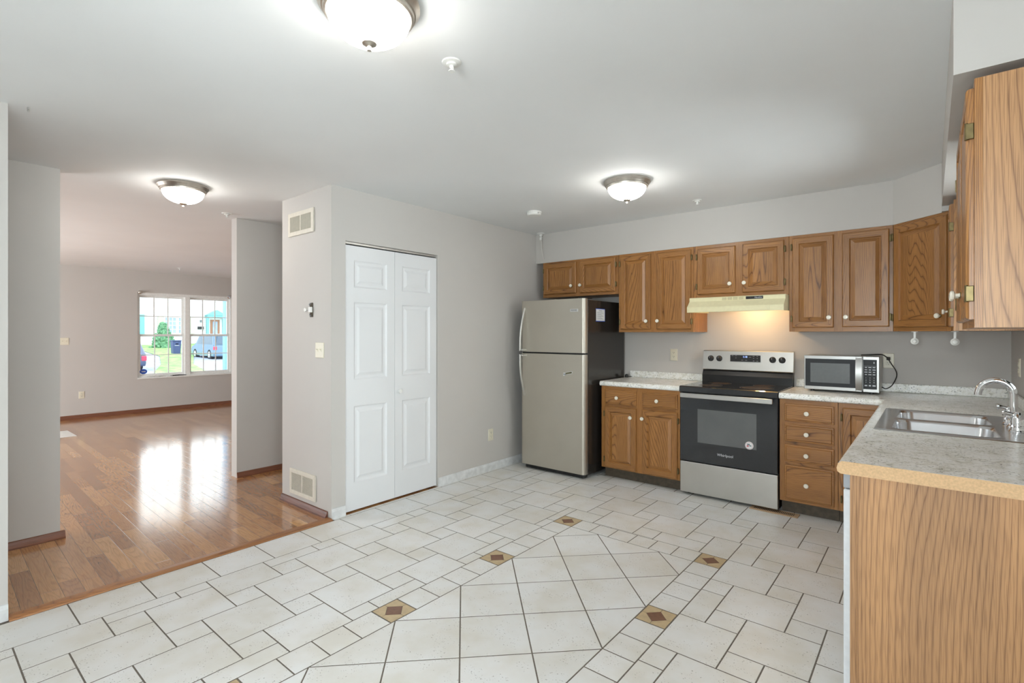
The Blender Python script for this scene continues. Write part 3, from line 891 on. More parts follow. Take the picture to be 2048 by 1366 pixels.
def uppercab(label, x0, x1, z0, z1, doors, mids, group='oak wall cabinets'):
    t = thing('wall_cabinet', label, 'cabinet', ((x0 + x1) / 2, 0, z0), group=group)
    c = Vector(t.location)
    g = 0.0015
    b = B(); b.box(x0 + g - c.x, x1 - g - c.x, CU + 0.0195, -0.003, 0, z1 - z0)
    mk('cabinet_body', b, ['oakz'], t)
    frame(t, x0 + g - c.x, x1 - g - c.x, 0, z1 - z0, CU, [m - c.x for m in mids])
    for d in doors:
        cabdoor(t, d[0] - c.x, d[1] - c.x, d[2] - z0, d[3] - z0, CU - 0.0005, (d[4] - c.x, d[5] - z0), d[6] - c.x if len(d) > 6 else None, hingez=d[7] if len(d) > 7 else None)
    return t
uppercab('short two-door oak wall cabinet above the refrigerator', 0.098, 1.018, 1.757, CT,
         [(0.118, 0.530, 1.790, 2.118, 0.482, 1.866, 0.113), (0.574, 0.985, 1.785, 2.120, 0.592, 1.866, 0.991)], [0.552])
uppercab('tall two-door oak wall cabinet between refrigerator and range hood', 1.018, 1.757, CB_, CT,
         [(1.040, 1.354, 1.406, 2.117, 1.319, 1.482, 1.034), (1.413, 1.736, 1.404, 2.115, 1.430, 1.482, 1.742)], [1.384])
uppercab('short two-door oak wall cabinet directly above the range hood', 1.757, 2.518, 1.676, CT,
         [(1.792, 2.112, 1.708, 2.110, 2.074, 1.788, 1.786), (2.171, 2.484, 1.708, 2.113, 2.189, 1.788, 2.490)], [2.141])
uppercab('tall two-door oak wall cabinet above the microwave, right of the hood', 2.518, 3.184, CB_, CT,
         [(2.543, 2.823, 1.410, 2.116, 2.794, 1.486, 2.537), (2.876, 3.162, 1.413, 2.116, 2.902, 1.486, 3.168)], [2.850])
# corner cabinet, diagonal front
t = thing('wall_cabinet', 'single-door oak wall cabinet set diagonally across the corner', 'cabinet', (3.3385, -0.5175, CB_), R(-45), group='oak wall cabinets')
hw = 0.437 / 2; hz = CT - CB_
b = B()
def tl(x, y):                                 # world -> local of the turned corner cabinet
    dx, dy = x - 3.3385, y + 0.5175; c_, s2 = math.cos(R(45)), math.sin(R(45))
    return (dx * c_ - dy * s2, dx * s2 + dy * c_)
pts = [tl(3.1865, -0.004), tl(3.1865, -0.363), tl(3.493, -0.6685), tl(3.816, -0.6685), tl(3.816, -0.004)]
pts[1] = (pts[1][0], 0.0195); pts[2] = (pts[2][0], 0.0195)
b.prism(pts, 'z', 0, hz); mk('cabinet_body', b, ['oakz'], t)
frame(t, -hw + .001, hw - .001, 0, hz, 0.0)
cabdoor(t, -hw + 0.018, hw - 0.020, 0.028, hz - 0.020, -0.0005, (hw - 0.062, 0.098), -hw + 0.012)
# right wall: far narrow cabinet and near two-door cabinet (faces towards -x)
def rightcab(label, y0, y1, doors, mids):
    """y0 > y1; local x runs from the far end towards the viewpoint"""
    L = y0 - y1
    t = thing('wall_cabinet', label, 'cabinet', (RX, y0, CB_), R(-90), group='oak wall cabinets')
    D = RX - 3.493
    b = B(); b.box(0.0015, L, -D + 0.0195, -0.003, 0, hz); mk('cabinet_body', b, ['oakpanel'], t)
    frame(t, 0.0015, L, 0, hz, -D, mids)
    for x0, x1, kx, kz, hx in doors:
        cabdoor(t, x0, x1, 0.026, hz - 0.022, -D - 0.0005, (kx, kz), hx, hingez=(0.105, 0.605))
    return t
rightcab('narrow oak wall cabinet between the corner cabinet and the sink window', -0.672, -1.000, [(0.03, 0.315, 0.06, 0.120, 0.321)], [])
rightcab('large oak wall cabinet nearest the viewpoint, plain end panel showing', -2.032, -2.804, [(0.018, 0.366, 0.335, 0.120, 0.012), (0.404, 0.752, 0.436, 0.120, 0.759)], [0.385])

BF = -0.617                                    # base cabinet face
def basebox(t, c, x0, x1, toe=True):
    b = B(); b.box(x0 + .0015 - c.x, x1 - .0015 - c.x, BF + 0.0195, -0.003, 0.10, 0.868)
    mk('cabinet_body', b, ['oakz'], t)
    b = B(); b.box(x0 + .0015 - c.x, x1 - .0015 - c.x, BF + 0.072, -0.05, 0.0, 0.0995)
    mk('toe_kick', b, ['toe'], t)
def base(label, x0, x1, mids, rails, doors, drawers):
    t = thing('base_cabinet', label, 'cabinet', ((x0 + x1) / 2, 0, 0), group='oak base cabinets')
    c = Vector(t.location)
    basebox(t, c, x0, x1)
    frame(t, x0 + .0015 - c.x, x1 - .0015 - c.x, 0.10, 0.868, BF, [m - c.x for m in mids], rails, top=0.035, bot=0.03)
    for d in drawers: cabdoor(t, d[0] - c.x, d[1] - c.x, d[2], d[3], BF - 0.0005, (d[4] - c.x, d[5]), drawer=True)
    for d in doors: cabdoor(t, d[0] - c.x, d[1] - c.x, d[2], d[3], BF - 0.0005, (d[4] - c.x, d[5]) if d[4] else None, d[6] - c.x)
    return t
base('oak base cabinet with two drawers and two doors beside refrigerator', 0.968, 1.732, [1.358], [0.692],
     [(1.010, 1.328, 0.112, 0.680, 1.284, 0.598, 1.004), (1.390, 1.712, 0.112, 0.680, 1.398, 0.602, 1.718)],
     [(1.010, 1.328, 0.706, 0.838, 1.146, 0.768), (1.386, 1.712, 0.708, 0.838, 1.535, 0.770)])
base('oak base cabinet with four stacked drawers right of the range', 2.502, 2.880, [], [0.695, 0.545, 0.394], [],
     [(2.538, 2.857, 0.707, 0.838, 2.688, 0.774), (2.538, 2.857, 0.556, 0.684, 2.687, 0.620), (2.538, 2.857, 0.404, 0.531, 2.686, 0.464), (2.538, 2.857, 0.118, 0.378, 2.686, 0.245)])
t = base('oak corner base cabinet whose door meets the sink run', 2.880, 3.172, [], [],
     [(2.908, 3.150, 0.118, 0.838, None, 0, 2.902)], [])
# sink base under the counter on the right wall (front towards -x) and the oak end panel
t = thing('base_cabinet', 'oak sink base cabinet under the steel sink', 'cabinet', (RX, -0.66, 0), R(-90), group='oak base cabinets')
SBL = 2.13 - 0.66
b = B()
b.box(0.0, SBL, -0.625, -0.606, 0.10, 0.868); b.box(0.0, 0.018, -0.606, -0.003, 0.10, 0.868)
b.box(SBL - 0.018, SBL, -0.606, -0.003, 0.10, 0.868); b.box(0.018, SBL - 0.018, -0.606, -0.003, 0.10, 0.118)
mk('cabinet_body', b, ['oakz'], t)
b = B(); b.box(0.0, SBL, -0.575, -0.05, 0.0, 0.0995); mk('toe_kick', b, ['toe'], t)
for x0, x1, k, hx in ((0.20, 0.79, 0.74, 0.194), (0.85, 1.44, 0.90, 1.446)):
    cabdoor(t, x0, x1, 0.118, 0.68, -0.6255, (k, 0.60), hx)
    cabdoor(t, x0, x1, 0.706, 0.838, -0.6255, ((x0 + x1) / 2, 0.77), drawer=True)
t = thing('dishwasher', 'white dishwasher with grey control panel at the counter end', 'dishwasher', (RX, -2.14, 0), R(-90))
b = B(); b.box(0.0, 0.60, -0.600, -0.03, 0.10, 0.866); mk('tub_body', b, ['dw'], t)
b = B(); b.box(0.002, 0.598, -0.672, -0.601, 0.10, 0.805, bev=0.006); mk('door', b, ['dw'], t)
b = B(); b.box(0.002, 0.598, -0.672, -0.601, 0.809, 0.867, bev=0.004)
b.box(0.20, 0.40, -0.676, -0.672, 0.825, 0.85, 1)
mk('control_panel', b, ['dwg', 'dark'], t)
b = B(); b.box(0.01, 0.59, -0.60, -0.55, 0.0, 0.098); mk('toe_kick', b, ['dwg'], t)
b = B(); b.box(3.172, RX - 0.003, -2.772, -2.744, 0.0, 0.868); 
b.box(3.172, 3.190, -2.776, -2.772, 0.0, 0.868)
e = mk('end_panel', b, ['oakpanel'], None, 'tall light oak end panel closing the counter run beside the dishwasher', 'panel')

# ------------------------------------------------------------------ countertops
CTZ = 0.914
def nosing(s=1):
    """front profile, from the front edge inwards: (distance from the front, z)"""
    return [(0.012, 0.870), (0.002, 0.877), (0.0, 0.890), (0.004, 0.905), (0.014, 0.9135), (0.024, CTZ)]
t = thing('countertop', 'short speckled laminate countertop between refrigerator and range', 'countertop', (1.345, -0.32, 0.870))
c = Vector(t.location)
b = B(c)
pr_ = [(-0.637 + d, z) for d, z in nosing()] + [(-0.020, CTZ), (-0.003, CTZ), (-0.003, 0.870)]
b.prism(pr_, 'x', 0.958, 1.734); mk('slab', b, ['granite'], t)
b = B(c); b.box(0.965, 1.733, -0.021, -0.003, CTZ + 0.0005, 0.980, bev=0.006); mk('backsplash', b, ['granite'], t)
t = thing('countertop', 'long L-shaped speckled laminate countertop holding the sink', 'countertop', (3.3, -1.3, 0.870))
c = Vector(t.location)
b = B(c)
FXC = 3.134                                     # front of the sink run
# back wall leg
b.prism(pr_, 'x', 2.500, FXC + 0.024)
# sink run, front strip with nosing, built in pieces around the sink cut-out
SX0, SX1, SY0, SY1 = 3.205, 3.730, -1.962, -1.150
prx = [(FXC + d, z) for d, z in nosing()]
b.prism(prx + [(SX0, CTZ), (SX0, 0.870)], 'y', -2.786, -0.637 + 0.024)
b.box(SX0, RX - 0.003, -2.786, SY0, 0.870, CTZ); b.box(SX0, RX - 0.003, SY1, -0.003, 0.870, CTZ)
b.box(SX1, RX - 0.003, SY0, SY1, 0.870, CTZ); b.box(FXC + 0.024, SX0, -0.613, -0.003, 0.870, CTZ)
mk('slab', b, ['granite'], t)
b = B(c); b.prism(prx + [(RX - 0.004, CTZ - 0.001), (RX - 0.004, 0.870)], 'y', -2.790, -2.7865); mk('raw_edge', b, ['chip'], t)['label'] = 'bare tan particle board edge'
b = B(c); b.box(2.505, RX - 0.003, -0.021, -0.003, CTZ + .0005, 0.981, bev=0.006)
b.box(RX - 0.021, RX - 0.003, -2.780, -0.022, CTZ + .0005, 0.981, bev=0.006); mk('backsplash', b, ['granite'], t)
# pale scuffs at the near end of the counter stay with the counter as a water mark
# ------------------------------------------------------------------ sink and faucet
t = thing('kitchen_sink', 'double-bowl stainless steel sink set in the counter', 'sink', (3.467, -1.556, 0.7))
c = Vector(t.location)
def rrect(x0, x1, y0, y1, r, n=6):
    o = []
    for cx, cy_, a0 in ((x1 - r, y1 - r, 0), (x0 + r, y1 - r, 90), (x0 + r, y0 + r, 180), (x1 - r, y0 + r, 270)):
        for k in range(n + 1):
            a = R(a0 + 90 * k / n); o.append((cx + r * math.cos(a), cy_ + r * math.sin(a)))
    return o
def bowlrings(b, rings, cap=True):
    vs = [[b.v((x, y, z)) for x, y in rrect(*r)] for r, z in rings]
    for A, Bq in zip(vs, vs[1:]):
        n = len(A)
        for i in range(n): b._f([A[i], A[(i + 1) % n], Bq[(i + 1) % n], Bq[i]])
    if cap: b._f(vs[-1])
zt_ = 0.919
b = B(c)
bowls = [(3.243, 3.628, -1.548, -1.176), (3.243, 3.628, -1.936, -1.578)]
# deck plates around the bowls
rx0, rx1, ry0, ry1 = 3.188, 3.744, -1.976, -1.137
for x0, x1, y0, y1 in ((rx0, 3.243, ry0, ry1), (3.628, rx1, ry0, ry1), (3.243, 3.628, ry0, -1.936), (3.243, 3.628, -1.578, -1.548), (3.243, 3.628, -1.176, ry1)):
    b._f([b.v(p) for p in ((x0, y0, zt_), (x1, y0, zt_), (x1, y1, zt_), (x0, y1, zt_))])
edge = [[b.v((x, y, z)) for x, y in ((rx0 - d, ry0 - d), (rx1 + d, ry0 - d), (rx1 + d, ry1 + d), (rx0 - d, ry1 + d))] for d, z in ((0, zt_), (0.004, zt_ - 0.002), (0.006, CTZ + 0.0006))]
for A, Bq in zip(edge, edge[1:]):
    for i in range(4): b._f([A[i], A[(i + 1) % 4], Bq[(i + 1) % 4], Bq[i]])
bmesh.ops.remove_doubles(b.bm, verts=b.bm.verts[:], dist=0.0004)
mk('sink_deck', b, ['sinksteel'], t)
for x0, x1, y0, y1 in bowls:
    b = B(c)
    bowlrings(b, [((x0 - .002, x1 + .002, y0 - .002, y1 + .002, 0.004), zt_ + .0004), ((x0 + .006, x1 - .006, y0 + .006, y1 - .006, 0.05), zt_ - 0.001),
                  ((x0 + .012, x1 - .012, y0 + .012, y1 - .012, 0.06), zt_ - 0.012), ((x0 + .02, x1 - .02, y0 + .02, y1 - .02, 0.06), zt_ - 0.13),
                  ((x0 + .04, x1 - .04, y0 + .04, y1 - .04, 0.06), zt_ - 0.165), ((x0 + .08, x1 - .08, y0 + .08, y1 - .08, 0.06), zt_ - 0.172)])
    bo = mk('bowl', b, ['sinksteel'], t)
    b = B(c); b.lathe([(0.045, 0), (0.045, 0.003), (0.03, 0.004), (0.02, 0.001), (0, 0.001)], ((x0 + x1) / 2, (y0 + y1) / 2, zt_ - 0.1718), 'z', 20)
    mk('drain', b, ['chrome'], bo)
t = thing('faucet', 'chrome gooseneck two-handle faucet on the sink deck', 'faucet', (3.69, -1.57, zt_ + 0.0005))
c = Vector(t.location)
b = B(c)
b.lathe([(0.026, 0), (0.026, 0.006), (0.020, 0.012), (0.014, 0.02), (0.0125, 0.05), (0.0125, 0.10)], (3.69, -1.57, zt_ + .0005), 'z', 20)
arc = [(3.69, -1.57, 1.015)]
for k in range(13):
    a = R(180 * k / 12 * 0.93)
    arc.append((3.69 - 0.060 * (1 - math.cos(a)), -1.57 + 0.008 * (1 - math.cos(a)), 1.078 + 0.060 * math.sin(a)))
arc.append((arc[-1][0] - 0.004, arc[-1][1], arc[-1][2] - 0.018))
b.tube(arc, 0.0142, 14)
b.lathe([(0.0145, 0), (0.0145, 0.012), (0, 0.012)], (arc[-1][0], arc[-1][1], arc[-1][2] - 0.008), 'z', 16)
mk('spout', b, ['chrome'], t)
for y, s in ((-1.70, 1.0), (-1.44, 1.0)):
    b = B(c)
    b.lathe([(0.030, 0), (0.030, 0.005), (0.025, 0.010), (0.024, 0.022), (0.026, 0.024), (0.026, 0.028), (0.024, 0.030), (0.0235, 0.060), (0.020, 0.078), (0.010, 0.088), (0, 0.090)], (3.69, y, zt_ + .0005), 'z', 24)
    b.tube([(3.69, y, zt_ + 0.072), (3.664, y - 0.004, zt_ + 0.080), (3.648, y - 0.006, zt_ + 0.083)], [0.008, 0.009, 0.011], 10)
    b.lathe([(0.013, 0), (0.014, 0.006), (0.011, 0.010), (0, 0.011)], (3.650, y - 0.006, zt_ + 0.083), '-x', 16)
    mk('handle', b, ['chrome'], t)

# ------------------------------------------------------------------ refrigerator
t = thing('refrigerator', 'stainless top-freezer refrigerator with black sides in the corner', 'refrigerator', (0.535, -0.41, 0))
c = Vector(t.location)
FX0, FX1_ = 0.157, 0.915
b = B(c); b.box(FX0, FX1_, -0.775, -0.045, 0.035, 1.682, bev=0.006); mk('body', b, ['fside'], t)
def fdoor(z0, z1):
    r = 0.035; pts = [(FX0 + .001, -0.782), (FX1_ - .001, -0.782)]
    for k in range(13):
        a = R(90 * k / 12); pts.append((FX1_ - .001 - r + r * math.cos(a), -0.806 - r * math.sin(a) * 0.9))
    for k in range(13):
        a = R(90 + 90 * k / 12); pts.append((FX0 + .001 + r + r * math.cos(a), -0.806 - r * math.sin(a) * 0.9))
    b = B(c); b.prism(pts, 'z', z0, z1); return b
d1 = mk('freezer_door', fdoor(1.182, 1.694), ['fsteel'], t)
d2 = mk('fridge_door', fdoor(0.048, 1.166), ['fsteel'], t)
b = B(c); b.box(FX0 + .012, FX1_ - .012, -0.815, -0.776, 1.1665, 1.1815); b.box(FX0 + .006, FX1_ - .006, -0.7815, -0.7755, 0.05, 1.69); mk('gasket', b, ['black'], t)
def bow(z_end, z_gap, o):
    b = B(c); pts = []
    n = 16
    for k in range(n + 1):
        u = k / n                           # 0 at the free end, 1 at the gap
        z = z_end + (z_gap - z_end) * u
        pts.append((0.214 - 0.010 * math.sin(u * PI * 0.5), -0.835 - 0.062 * math.sin(min(1.0, u * 1.25) * PI / 2) ** 0.9 - 0.004, z))
    b.tube(pts, 0.013, 12, flat=(1.0, 0.55))
    b.box(0.188, 0.232, -0.893, -0.832, min(z_gap, z_gap + (0.02 if z_end > z_gap else -0.02)), max(z_gap, z_gap + (0.02 if z_end > z_gap else -0.02)), bev=0.004)
    return mk('handle', b, ['steel'], o)
bow(1.622, 1.192, d1); bow(0.742, 1.156, d2)
b = B(c); b.box(0.757, 0.845, -0.8405, -0.8374, 1.570, 1.597, bev=0.001); bd = mk('badge', b, ['steelb'], d1)
text('lettering', 'FRIGIDAIRE', 0.013, d1, (0.801 - c.x, -0.8409 - c.y, 1.5835), 'dgrey')
b = B(c); b.prism([(FX0 + .03, -0.79), (FX0 + .045, -0.80), (FX1_ - .045, -0.80), (FX1_ - .03, -0.79), (FX1_ - .03, -0.74), (FX0 + .03, -0.74)], 'z', 0.008, 0.044)
mk('toe_grille', b, ['black'], t)
for x in (FX0 + .06, FX1_ - .06):
    for y in (-0.72, -0.10):
        b = B(c); b.lathe([(0.018, 0), (0.018, 0.034)], (x, y, 0.001), 'z', 12); mk('foot', b, ['black'], t)
b = B(c); b.box(FX1_ - 0.09, FX1_ + .0, -0.80, -0.70, 1.6945, 1.706, bev=0.003); mk('hinge_cover', b, ['black'], t)
b = B(); b.box(FX1_ + .0006, FX1_ + .0016, -0.628, -0.462, 1.488, 1.600, 0); b.box(FX1_ + .0004, FX1_ + .0012, -0.632, -0.458, 1.590, 1.606, 1); b.box(FX1_ + .0004, FX1_ + .0012, -0.632, -0.458, 1.481, 1.492, 1)
b.box(FX1_ + .0003, FX1_ + .0010, -0.472, -0.456, 1.481, 1.606, 1)
for k in range(8):
    b.box(FX1_ + .0016, FX1_ + .0019, -0.61, -0.49 - 0.02 * (k % 3), 1.503 + k * 0.0095, 1.5055 + k * 0.0095, 2)
b.box(FX1_ + .0016, FX1_ + .0019, -0.575, -0.515, 1.583, 1.588, 2)
mk('notice_sheet', b, ['paper', 'blue', 'ink'], None, 'small printed white sheet taped with blue tape to the refrigerator side', 'paper')
b = B(); Y_ = -0.8378
b.prism([(0.678, 0.960), (0.700, 0.966), (0.712, 0.978), (0.708, 0.990), (0.682, 0.992)], 'y', Y_ - .001, Y_, 0)
b.prism([(0.700, 0.974), (0.776, 0.985), (0.786, 1.003), (0.770, 1.008), (0.706, 0.994)], 'y', Y_ - .001, Y_, 0)
b.prism([(0.708, 0.978), (0.774, 0.988), (0.780, 1.001), (0.768, 1.003), (0.712, 0.992)], 'y', Y_ - .0016, Y_ - .001, 1)
b.box(0.685, 0.695, Y_ - .0016, Y_ - .001, 0.970, 0.984, 2); b.box(0.702, 0.708, Y_ - .0016, Y_ - .001, 0.968, 0.974, 2)
mk('sticker', b, ['paper', 'olive', 'ink'], None, 'torn white and olive sticker on the lower refrigerator door', 'sticker')
b = B(); b.lathe([(0.016, 0), (0.018, 0.01), (0.016, 0.028), (0.008, 0.034), (0, 0.035)], (0.972, -0.105, CTZ + 0.0005), 'z', 14)
b.tube([(0.972, -0.105, CTZ + 0.02), (0.966, -0.08, CTZ + 0.012), (0.972, -0.05, CTZ + 0.006), (0.985, -0.03, CTZ + 0.006)], 0.004, 8)
mk('power_plug', b, ['black'], None, 'black power plug lying on the counter against the refrigerator', 'plug')

# ------------------------------------------------------------------ electric range
t = thing('electric_range', 'stainless and black electric range with glass cooktop', 'range', (2.116, -0.33, 0))
c = Vector(t.location)
QX0, QX1 = 1.740, 2.494
b = B(c); b.box(QX0, QX1, -0.598, -0.03, 0.022, 0.884); mk('body', b, ['black'], t)
b = B(c); b.box(QX0, QX1, -0.638, -0.600, 0.024, 0.284, bev=0.004); mk('storage_drawer', b, ['steel'], t)
b = B(c); b.box(QX0, QX1, -0.638, -0.600, 0.290, 0.866, bev=0.004); od = mk('oven_door', b, ['blackgl'], t)
b = B(c); b.box(1.888, 2.344, -0.6392, -0.6386, 0.456, 0.735); ow = mk('oven_window', b, ['ovenwin'], od)
b = B(c); b.box(1.757, 2.468, -0.690, -0.672, 0.828, 0.866, bev=0.004)
b.box(1.775, 1.800, -0.674, -0.637, 0.836, 0.858); b.box(2.425, 2.450, -0.674, -0.637, 0.836, 0.858)
mk('door_handle', b, ['steelb'], od)
text('logo', 'Whirlpool', 0.030, od, (2.109 - c.x, -0.6387 - c.y, 0.376), 'lettering')
b = B(); b.lathe([(0.031, 0), (0.031, 0.0006), (0, 0.0007)], (2.292, -0.6395, 0.485), '-y', 28, 0)
b.lathe([(0.027, 0.0007), (0.027, 0.0009), (0.0255, 0.0009), (0.0255, 0.0007)], (2.292, -0.6395, 0.485), '-y', 28, 2, cap=False)
b.box(2.276, 2.296, -0.6405, -0.6402, 0.487, 0.499, 1); b.box(2.292, 2.308, -0.6405, -0.6402, 0.479, 0.488, 1); b.box(2.274, 2.288, -0.6405, -0.6402, 0.475, 0.485, 2)
mk('sticker', b, ['paper', 'ink', 'red'], None, 'round white sticker on the oven door window corner', 'sticker')
b = B(c)
b.prism([(-0.655, 0.878), (-0.652, 0.915), (-0.640, 0.921), (-0.10, 0.921), (-0.10, 0.886), (-0.60, 0.886), (-0.602, 0.870), (-0.650, 0.870)], 'x', QX0 - .002, QX1 + .002)
ck = mk('cooktop', b, ['blackgl'], t)
for x, y, r in ((1.935, -0.46, 0.085), (2.300, -0.45, 0.115), (1.935, -0.215, 0.085), (2.300, -0.205, 0.075)):
    b = B(c); b.lathe([(r, 0.0), (r, 0.0006), (0, 0.0006)], (x, y, 0.9212), 'z', 40)
    b.lathe([(r + 0.012, 0), (r + 0.012, 0.0005), (r + 0.009, 0.0005), (r + 0.009, 0)], (x, y, 0.9212), 'z', 40, 1, cap=False)
    mk('burner', b, ['burner', 'dgrey'], ck)
b = B(c)
b.prism([(-0.10, 0.9), (-0.098, 0.985), (-0.075, 1.03), (-0.03, 1.03), (-0.03, 0.9)], 'x', QX0 + .002, QX1 - .002); mk('riser', b, ['black'], t)
b = B(c)
b.prism([(-0.098, 1.038), (-0.076, 1.204), (-0.070, 1.209), (-0.032, 1.209), (-0.032, 1.031), (-0.092, 1.031)], 'x', QX0 + .006, QX1 + .004, 0)
bgp = mk('control_panel', b, ['steel'], t)
def yb(z): return -0.098 + (z - 1.038) * (0.022 / 0.166)
b = B(c); b.box(1.986, 2.247, yb(1.11) - 0.003, yb(1.11) + .012, 1.109, 1.1755); b.box(1.990, 2.243, yb(1.11) - .0045, yb(1.11), 1.113, 1.172, 1)
dp = mk('display', b, ['steelb', 'blackgl'], bgp)
ydp = yb(1.11) - .0048
for x, z, w_ in ((2.010, 1.165, .014), (2.040, 1.165, .012), (2.039, 1.145, .010), (2.092, 1.127, .016), (2.125, 1.127, .018), (2.187, 1.163, .014), (2.217, 1.163, .012), (2.187, 1.145, .010), (2.217, 1.145, .010), (2.187, 1.123, .012), (2.217, 1.122, .014), (2.157, 1.155, .020)):
    b = B(c); b.box(x - w_ / 2, x + w_ / 2, ydp - .0003, ydp, z - .0022, z + .0022); mk('button', b, ['ink'], bgp)
text('clock_digits', '1:18', 0.022, bgp, (2.116 - c.x, ydp - c.y, 1.156), 'lcd')
for x in (1.817, 1.892, 2.338, 2.412):
    b = B(c); b.lathe([(0.027, 0), (0.027, 0.004), (0.0225, 0.006), (0.020, 0.026), (0.016, 0.030), (0, 0.031)], (x, yb(1.136) + .001, 1.136), '-y', 24, 0)
    b.box(x - .004, x + .004, yb(1.136) - .038, yb(1.136) - .022, 1.116, 1.156, 0, 0.002); b.box(x - .001, x + .001, yb(1.136) - .0385, yb(1.136) - .037, 1.138, 1.155, 1)
    mk('knob', b, ['black', 'lettering'], bgp)
for x in (QX0 + .05, QX1 - .05):
    for y in (-0.56, -0.08):
        b = B(c); b.lathe([(0.016, 0), (0.016, 0.021)], (x, y, 0.001), 'z', 12); mk('foot', b, ['black'], t)

# ------------------------------------------------------------------ range hood
t = thing('range_hood', 'almond enamel range hood under the short wall cabinet', 'range hood', (2.14, -0.25, 1.54))
c = Vector(t.location)
HX0, HX1 = 1.760, 2.515
b = B(c)
prof = [(-0.004, 1.674), (-0.470, 1.674), (-0.476, 1.668), (-0.476, 1.640), (-0.535, 1.590), (-0.535, 1.545), (-0.527, 1.545), (-0.527, 1.588),
        (-0.468, 1.634), (-0.466, 1.664), (-0.012, 1.664), (-0.012, 1.575), (-0.004, 1.575)]
b.prism(prof, 'x', HX0 + .010, HX1 - .010)
side = [(-0.004, 1.674), (-0.470, 1.674), (-0.476, 1.668), (-0.476, 1.640), (-0.535, 1.590), (-0.535, 1.545), (-0.30, 1.550), (-0.004, 1.556)]
b.prism(side, 'x', HX0, HX0 + .0099); b.prism(side, 'x', HX1 - .0099, HX1)
b.box(HX0 + .02, HX1 - .10, -0.538, -0.5345, 1.547, 1.588, bev=0.002)
mk('hood_shell', b, ['hood'], t)
b = B(c)
for k in range(4):
    x0 = 2.037 + k * 0.044
    for j in range(3):
        for i in range(8):
            b.box(x0 + i * 0.0046, x0 + i * 0.0046 + .0028, -0.4768, -0.4758, 1.645 + j * 0.008, 1.651 + j * 0.008)
mk('vent_slots', b, ['hoodd'], t)
b = B(c); b.box(2.224, 2.354, -0.4785, -0.4758, 1.645, 1.668, bev=0.001); cp = mk('switch_plate', b, ['black'], t)
for x in (2.240, 2.258):
    b = B(c); b.box(x - .005, x + .005, -0.482, -0.4786, 1.651, 1.661, bev=0.001); mk('switch', b, ['dgrey'], cp)
text('logo', 'Nautilus', 0.017, cp, (2.318 - c.x, -0.4789 - c.y, 1.6565 - c.z), 'lettering', shear=0.25)
b = B(c); b.box(HX0 + .012, HX1 - .012, -0.46, -0.30, 1.610, 1.616); mk('filter', b, ['ink'], t)
b = B(c); b.lathe([(0.012, 0.0), (0.014, 0.02), (0.028, 0.045), (0.028, 0.06), (0.016, 0.078), (0, 0.082)], (2.14, -0.22, 1.622), 'x', 16)
mk('lamp_bulb', b, ['bulb'], t)
ld = bpy.data.lights.new('hood_lamp', 'POINT'); ld.energy = 3.4; ld.color = (1.0, 0.66, 0.36); ld.shadow_soft_size = 0.03
lo = bpy.data.objects.new('hood_lamp', ld); COL.objects.link(lo); lo.location = (2.20, -0.22, 1.585)

# ------------------------------------------------------------------ microwave
t = thing('microwave', 'stainless microwave oven standing on the counter', 'microwave', (2.86, -0.18, CTZ))
c = Vector(t.location)
MX0, MX1, MF = 2.617, 3.101, -0.325
b = B(c); b.box(MX0 + .003, MX1 - .003, MF + 0.025, -0.035, CTZ + .016, 1.192, bev=0.004); mk('casing', b, ['steel'], t)
b = B(c); b.box(MX0, 2.998, MF, MF + .0245, CTZ + .014, 1.193, bev=0.003); md = mk('door', b, ['steelm'], t)
b = B(c); b.box(2.626, 2.957, MF - .0012, MF, 0.954, 1.168); b.box(2.661, 2.920, MF - .0018, MF - .0012, 0.984, 1.135, 1); mk('door_window', b, ['dgrey', 'microwin'], md)
b = B(c)
pts = []
for k in range(13):
    u = k / 12; pts.append((2.977, MF - 0.010 - 0.022 * math.sin(PI * u), CTZ + .018 + (1.19 - CTZ - .018) * u))
for A, Q in zip(pts, pts[1:]):
    pass
n0 = []
for p in pts:
    n0.append([b.v((p[0] - .020, p[1], p[2])), b.v((p[0] + .020, p[1], p[2])), b.v((p[0] + .020, p[1] + .009, p[2])), b.v((p[0] - .020, p[1] + .009, p[2]))])
for A, Q in zip(n0, n0[1:]):
    for i in range(4): b._f([A[i], A[(i + 1) % 4], Q[(i + 1) % 4], Q[i]])
b._f(n0[0][::-1]); b._f(n0[-1])
b.box(2.960, 2.994, MF - .012, MF, CTZ + .018, CTZ + .030); b.box(2.960, 2.994, MF - .012, MF, 1.178, 1.19)
mk('handle', b, ['steelm'], md)
b = B(c); b.box(3.001, MX1, MF, MF + .0245, CTZ + .014, 1.193, 0, bev=0.003); b.box(3.004, 3.086, MF - .0012, MF, 0.952, 1.170, 1, 0)
mp_ = mk('control_panel', b, ['steelm', 'dgrey'], t)
for j, z in enumerate((1.113, 1.095, 1.078, 1.060, 0.9785)):
    for i, x in enumerate((3.020, 3.044, 3.069)):
        w_ = 0.0065 + 0.0015 * ((i * 2 + j) % 3); h_ = 0.0045 if j == 4 else 0.0028
        b = B(c); b.box(x - w_, x + w_, MF - .0016, MF - .0012, z - h_, z + h_); mk('button', b, ['lettering'], mp_)
b = B(c); b.box(3.066, 3.072, MF - .0016, MF - .0012, 1.142, 1.154); mk('button', b, ['lettering'], mp_)
b = B(c); b.box(3.008, 3.080, MF - .0016, MF - .0012, 1.1215, 1.1225); mk('divider_line', b, ['lettering'], mp_)
for n_ in range(1, 10):
    i, j = (n_ - 1) % 3, (n_ - 1) // 3
    text('key', str(n_), 0.013, mp_, (3.020 + i * .0245 - c.x, MF - .0015 - c.y, 1.035 - j * .017 - c.z), 'lettering')
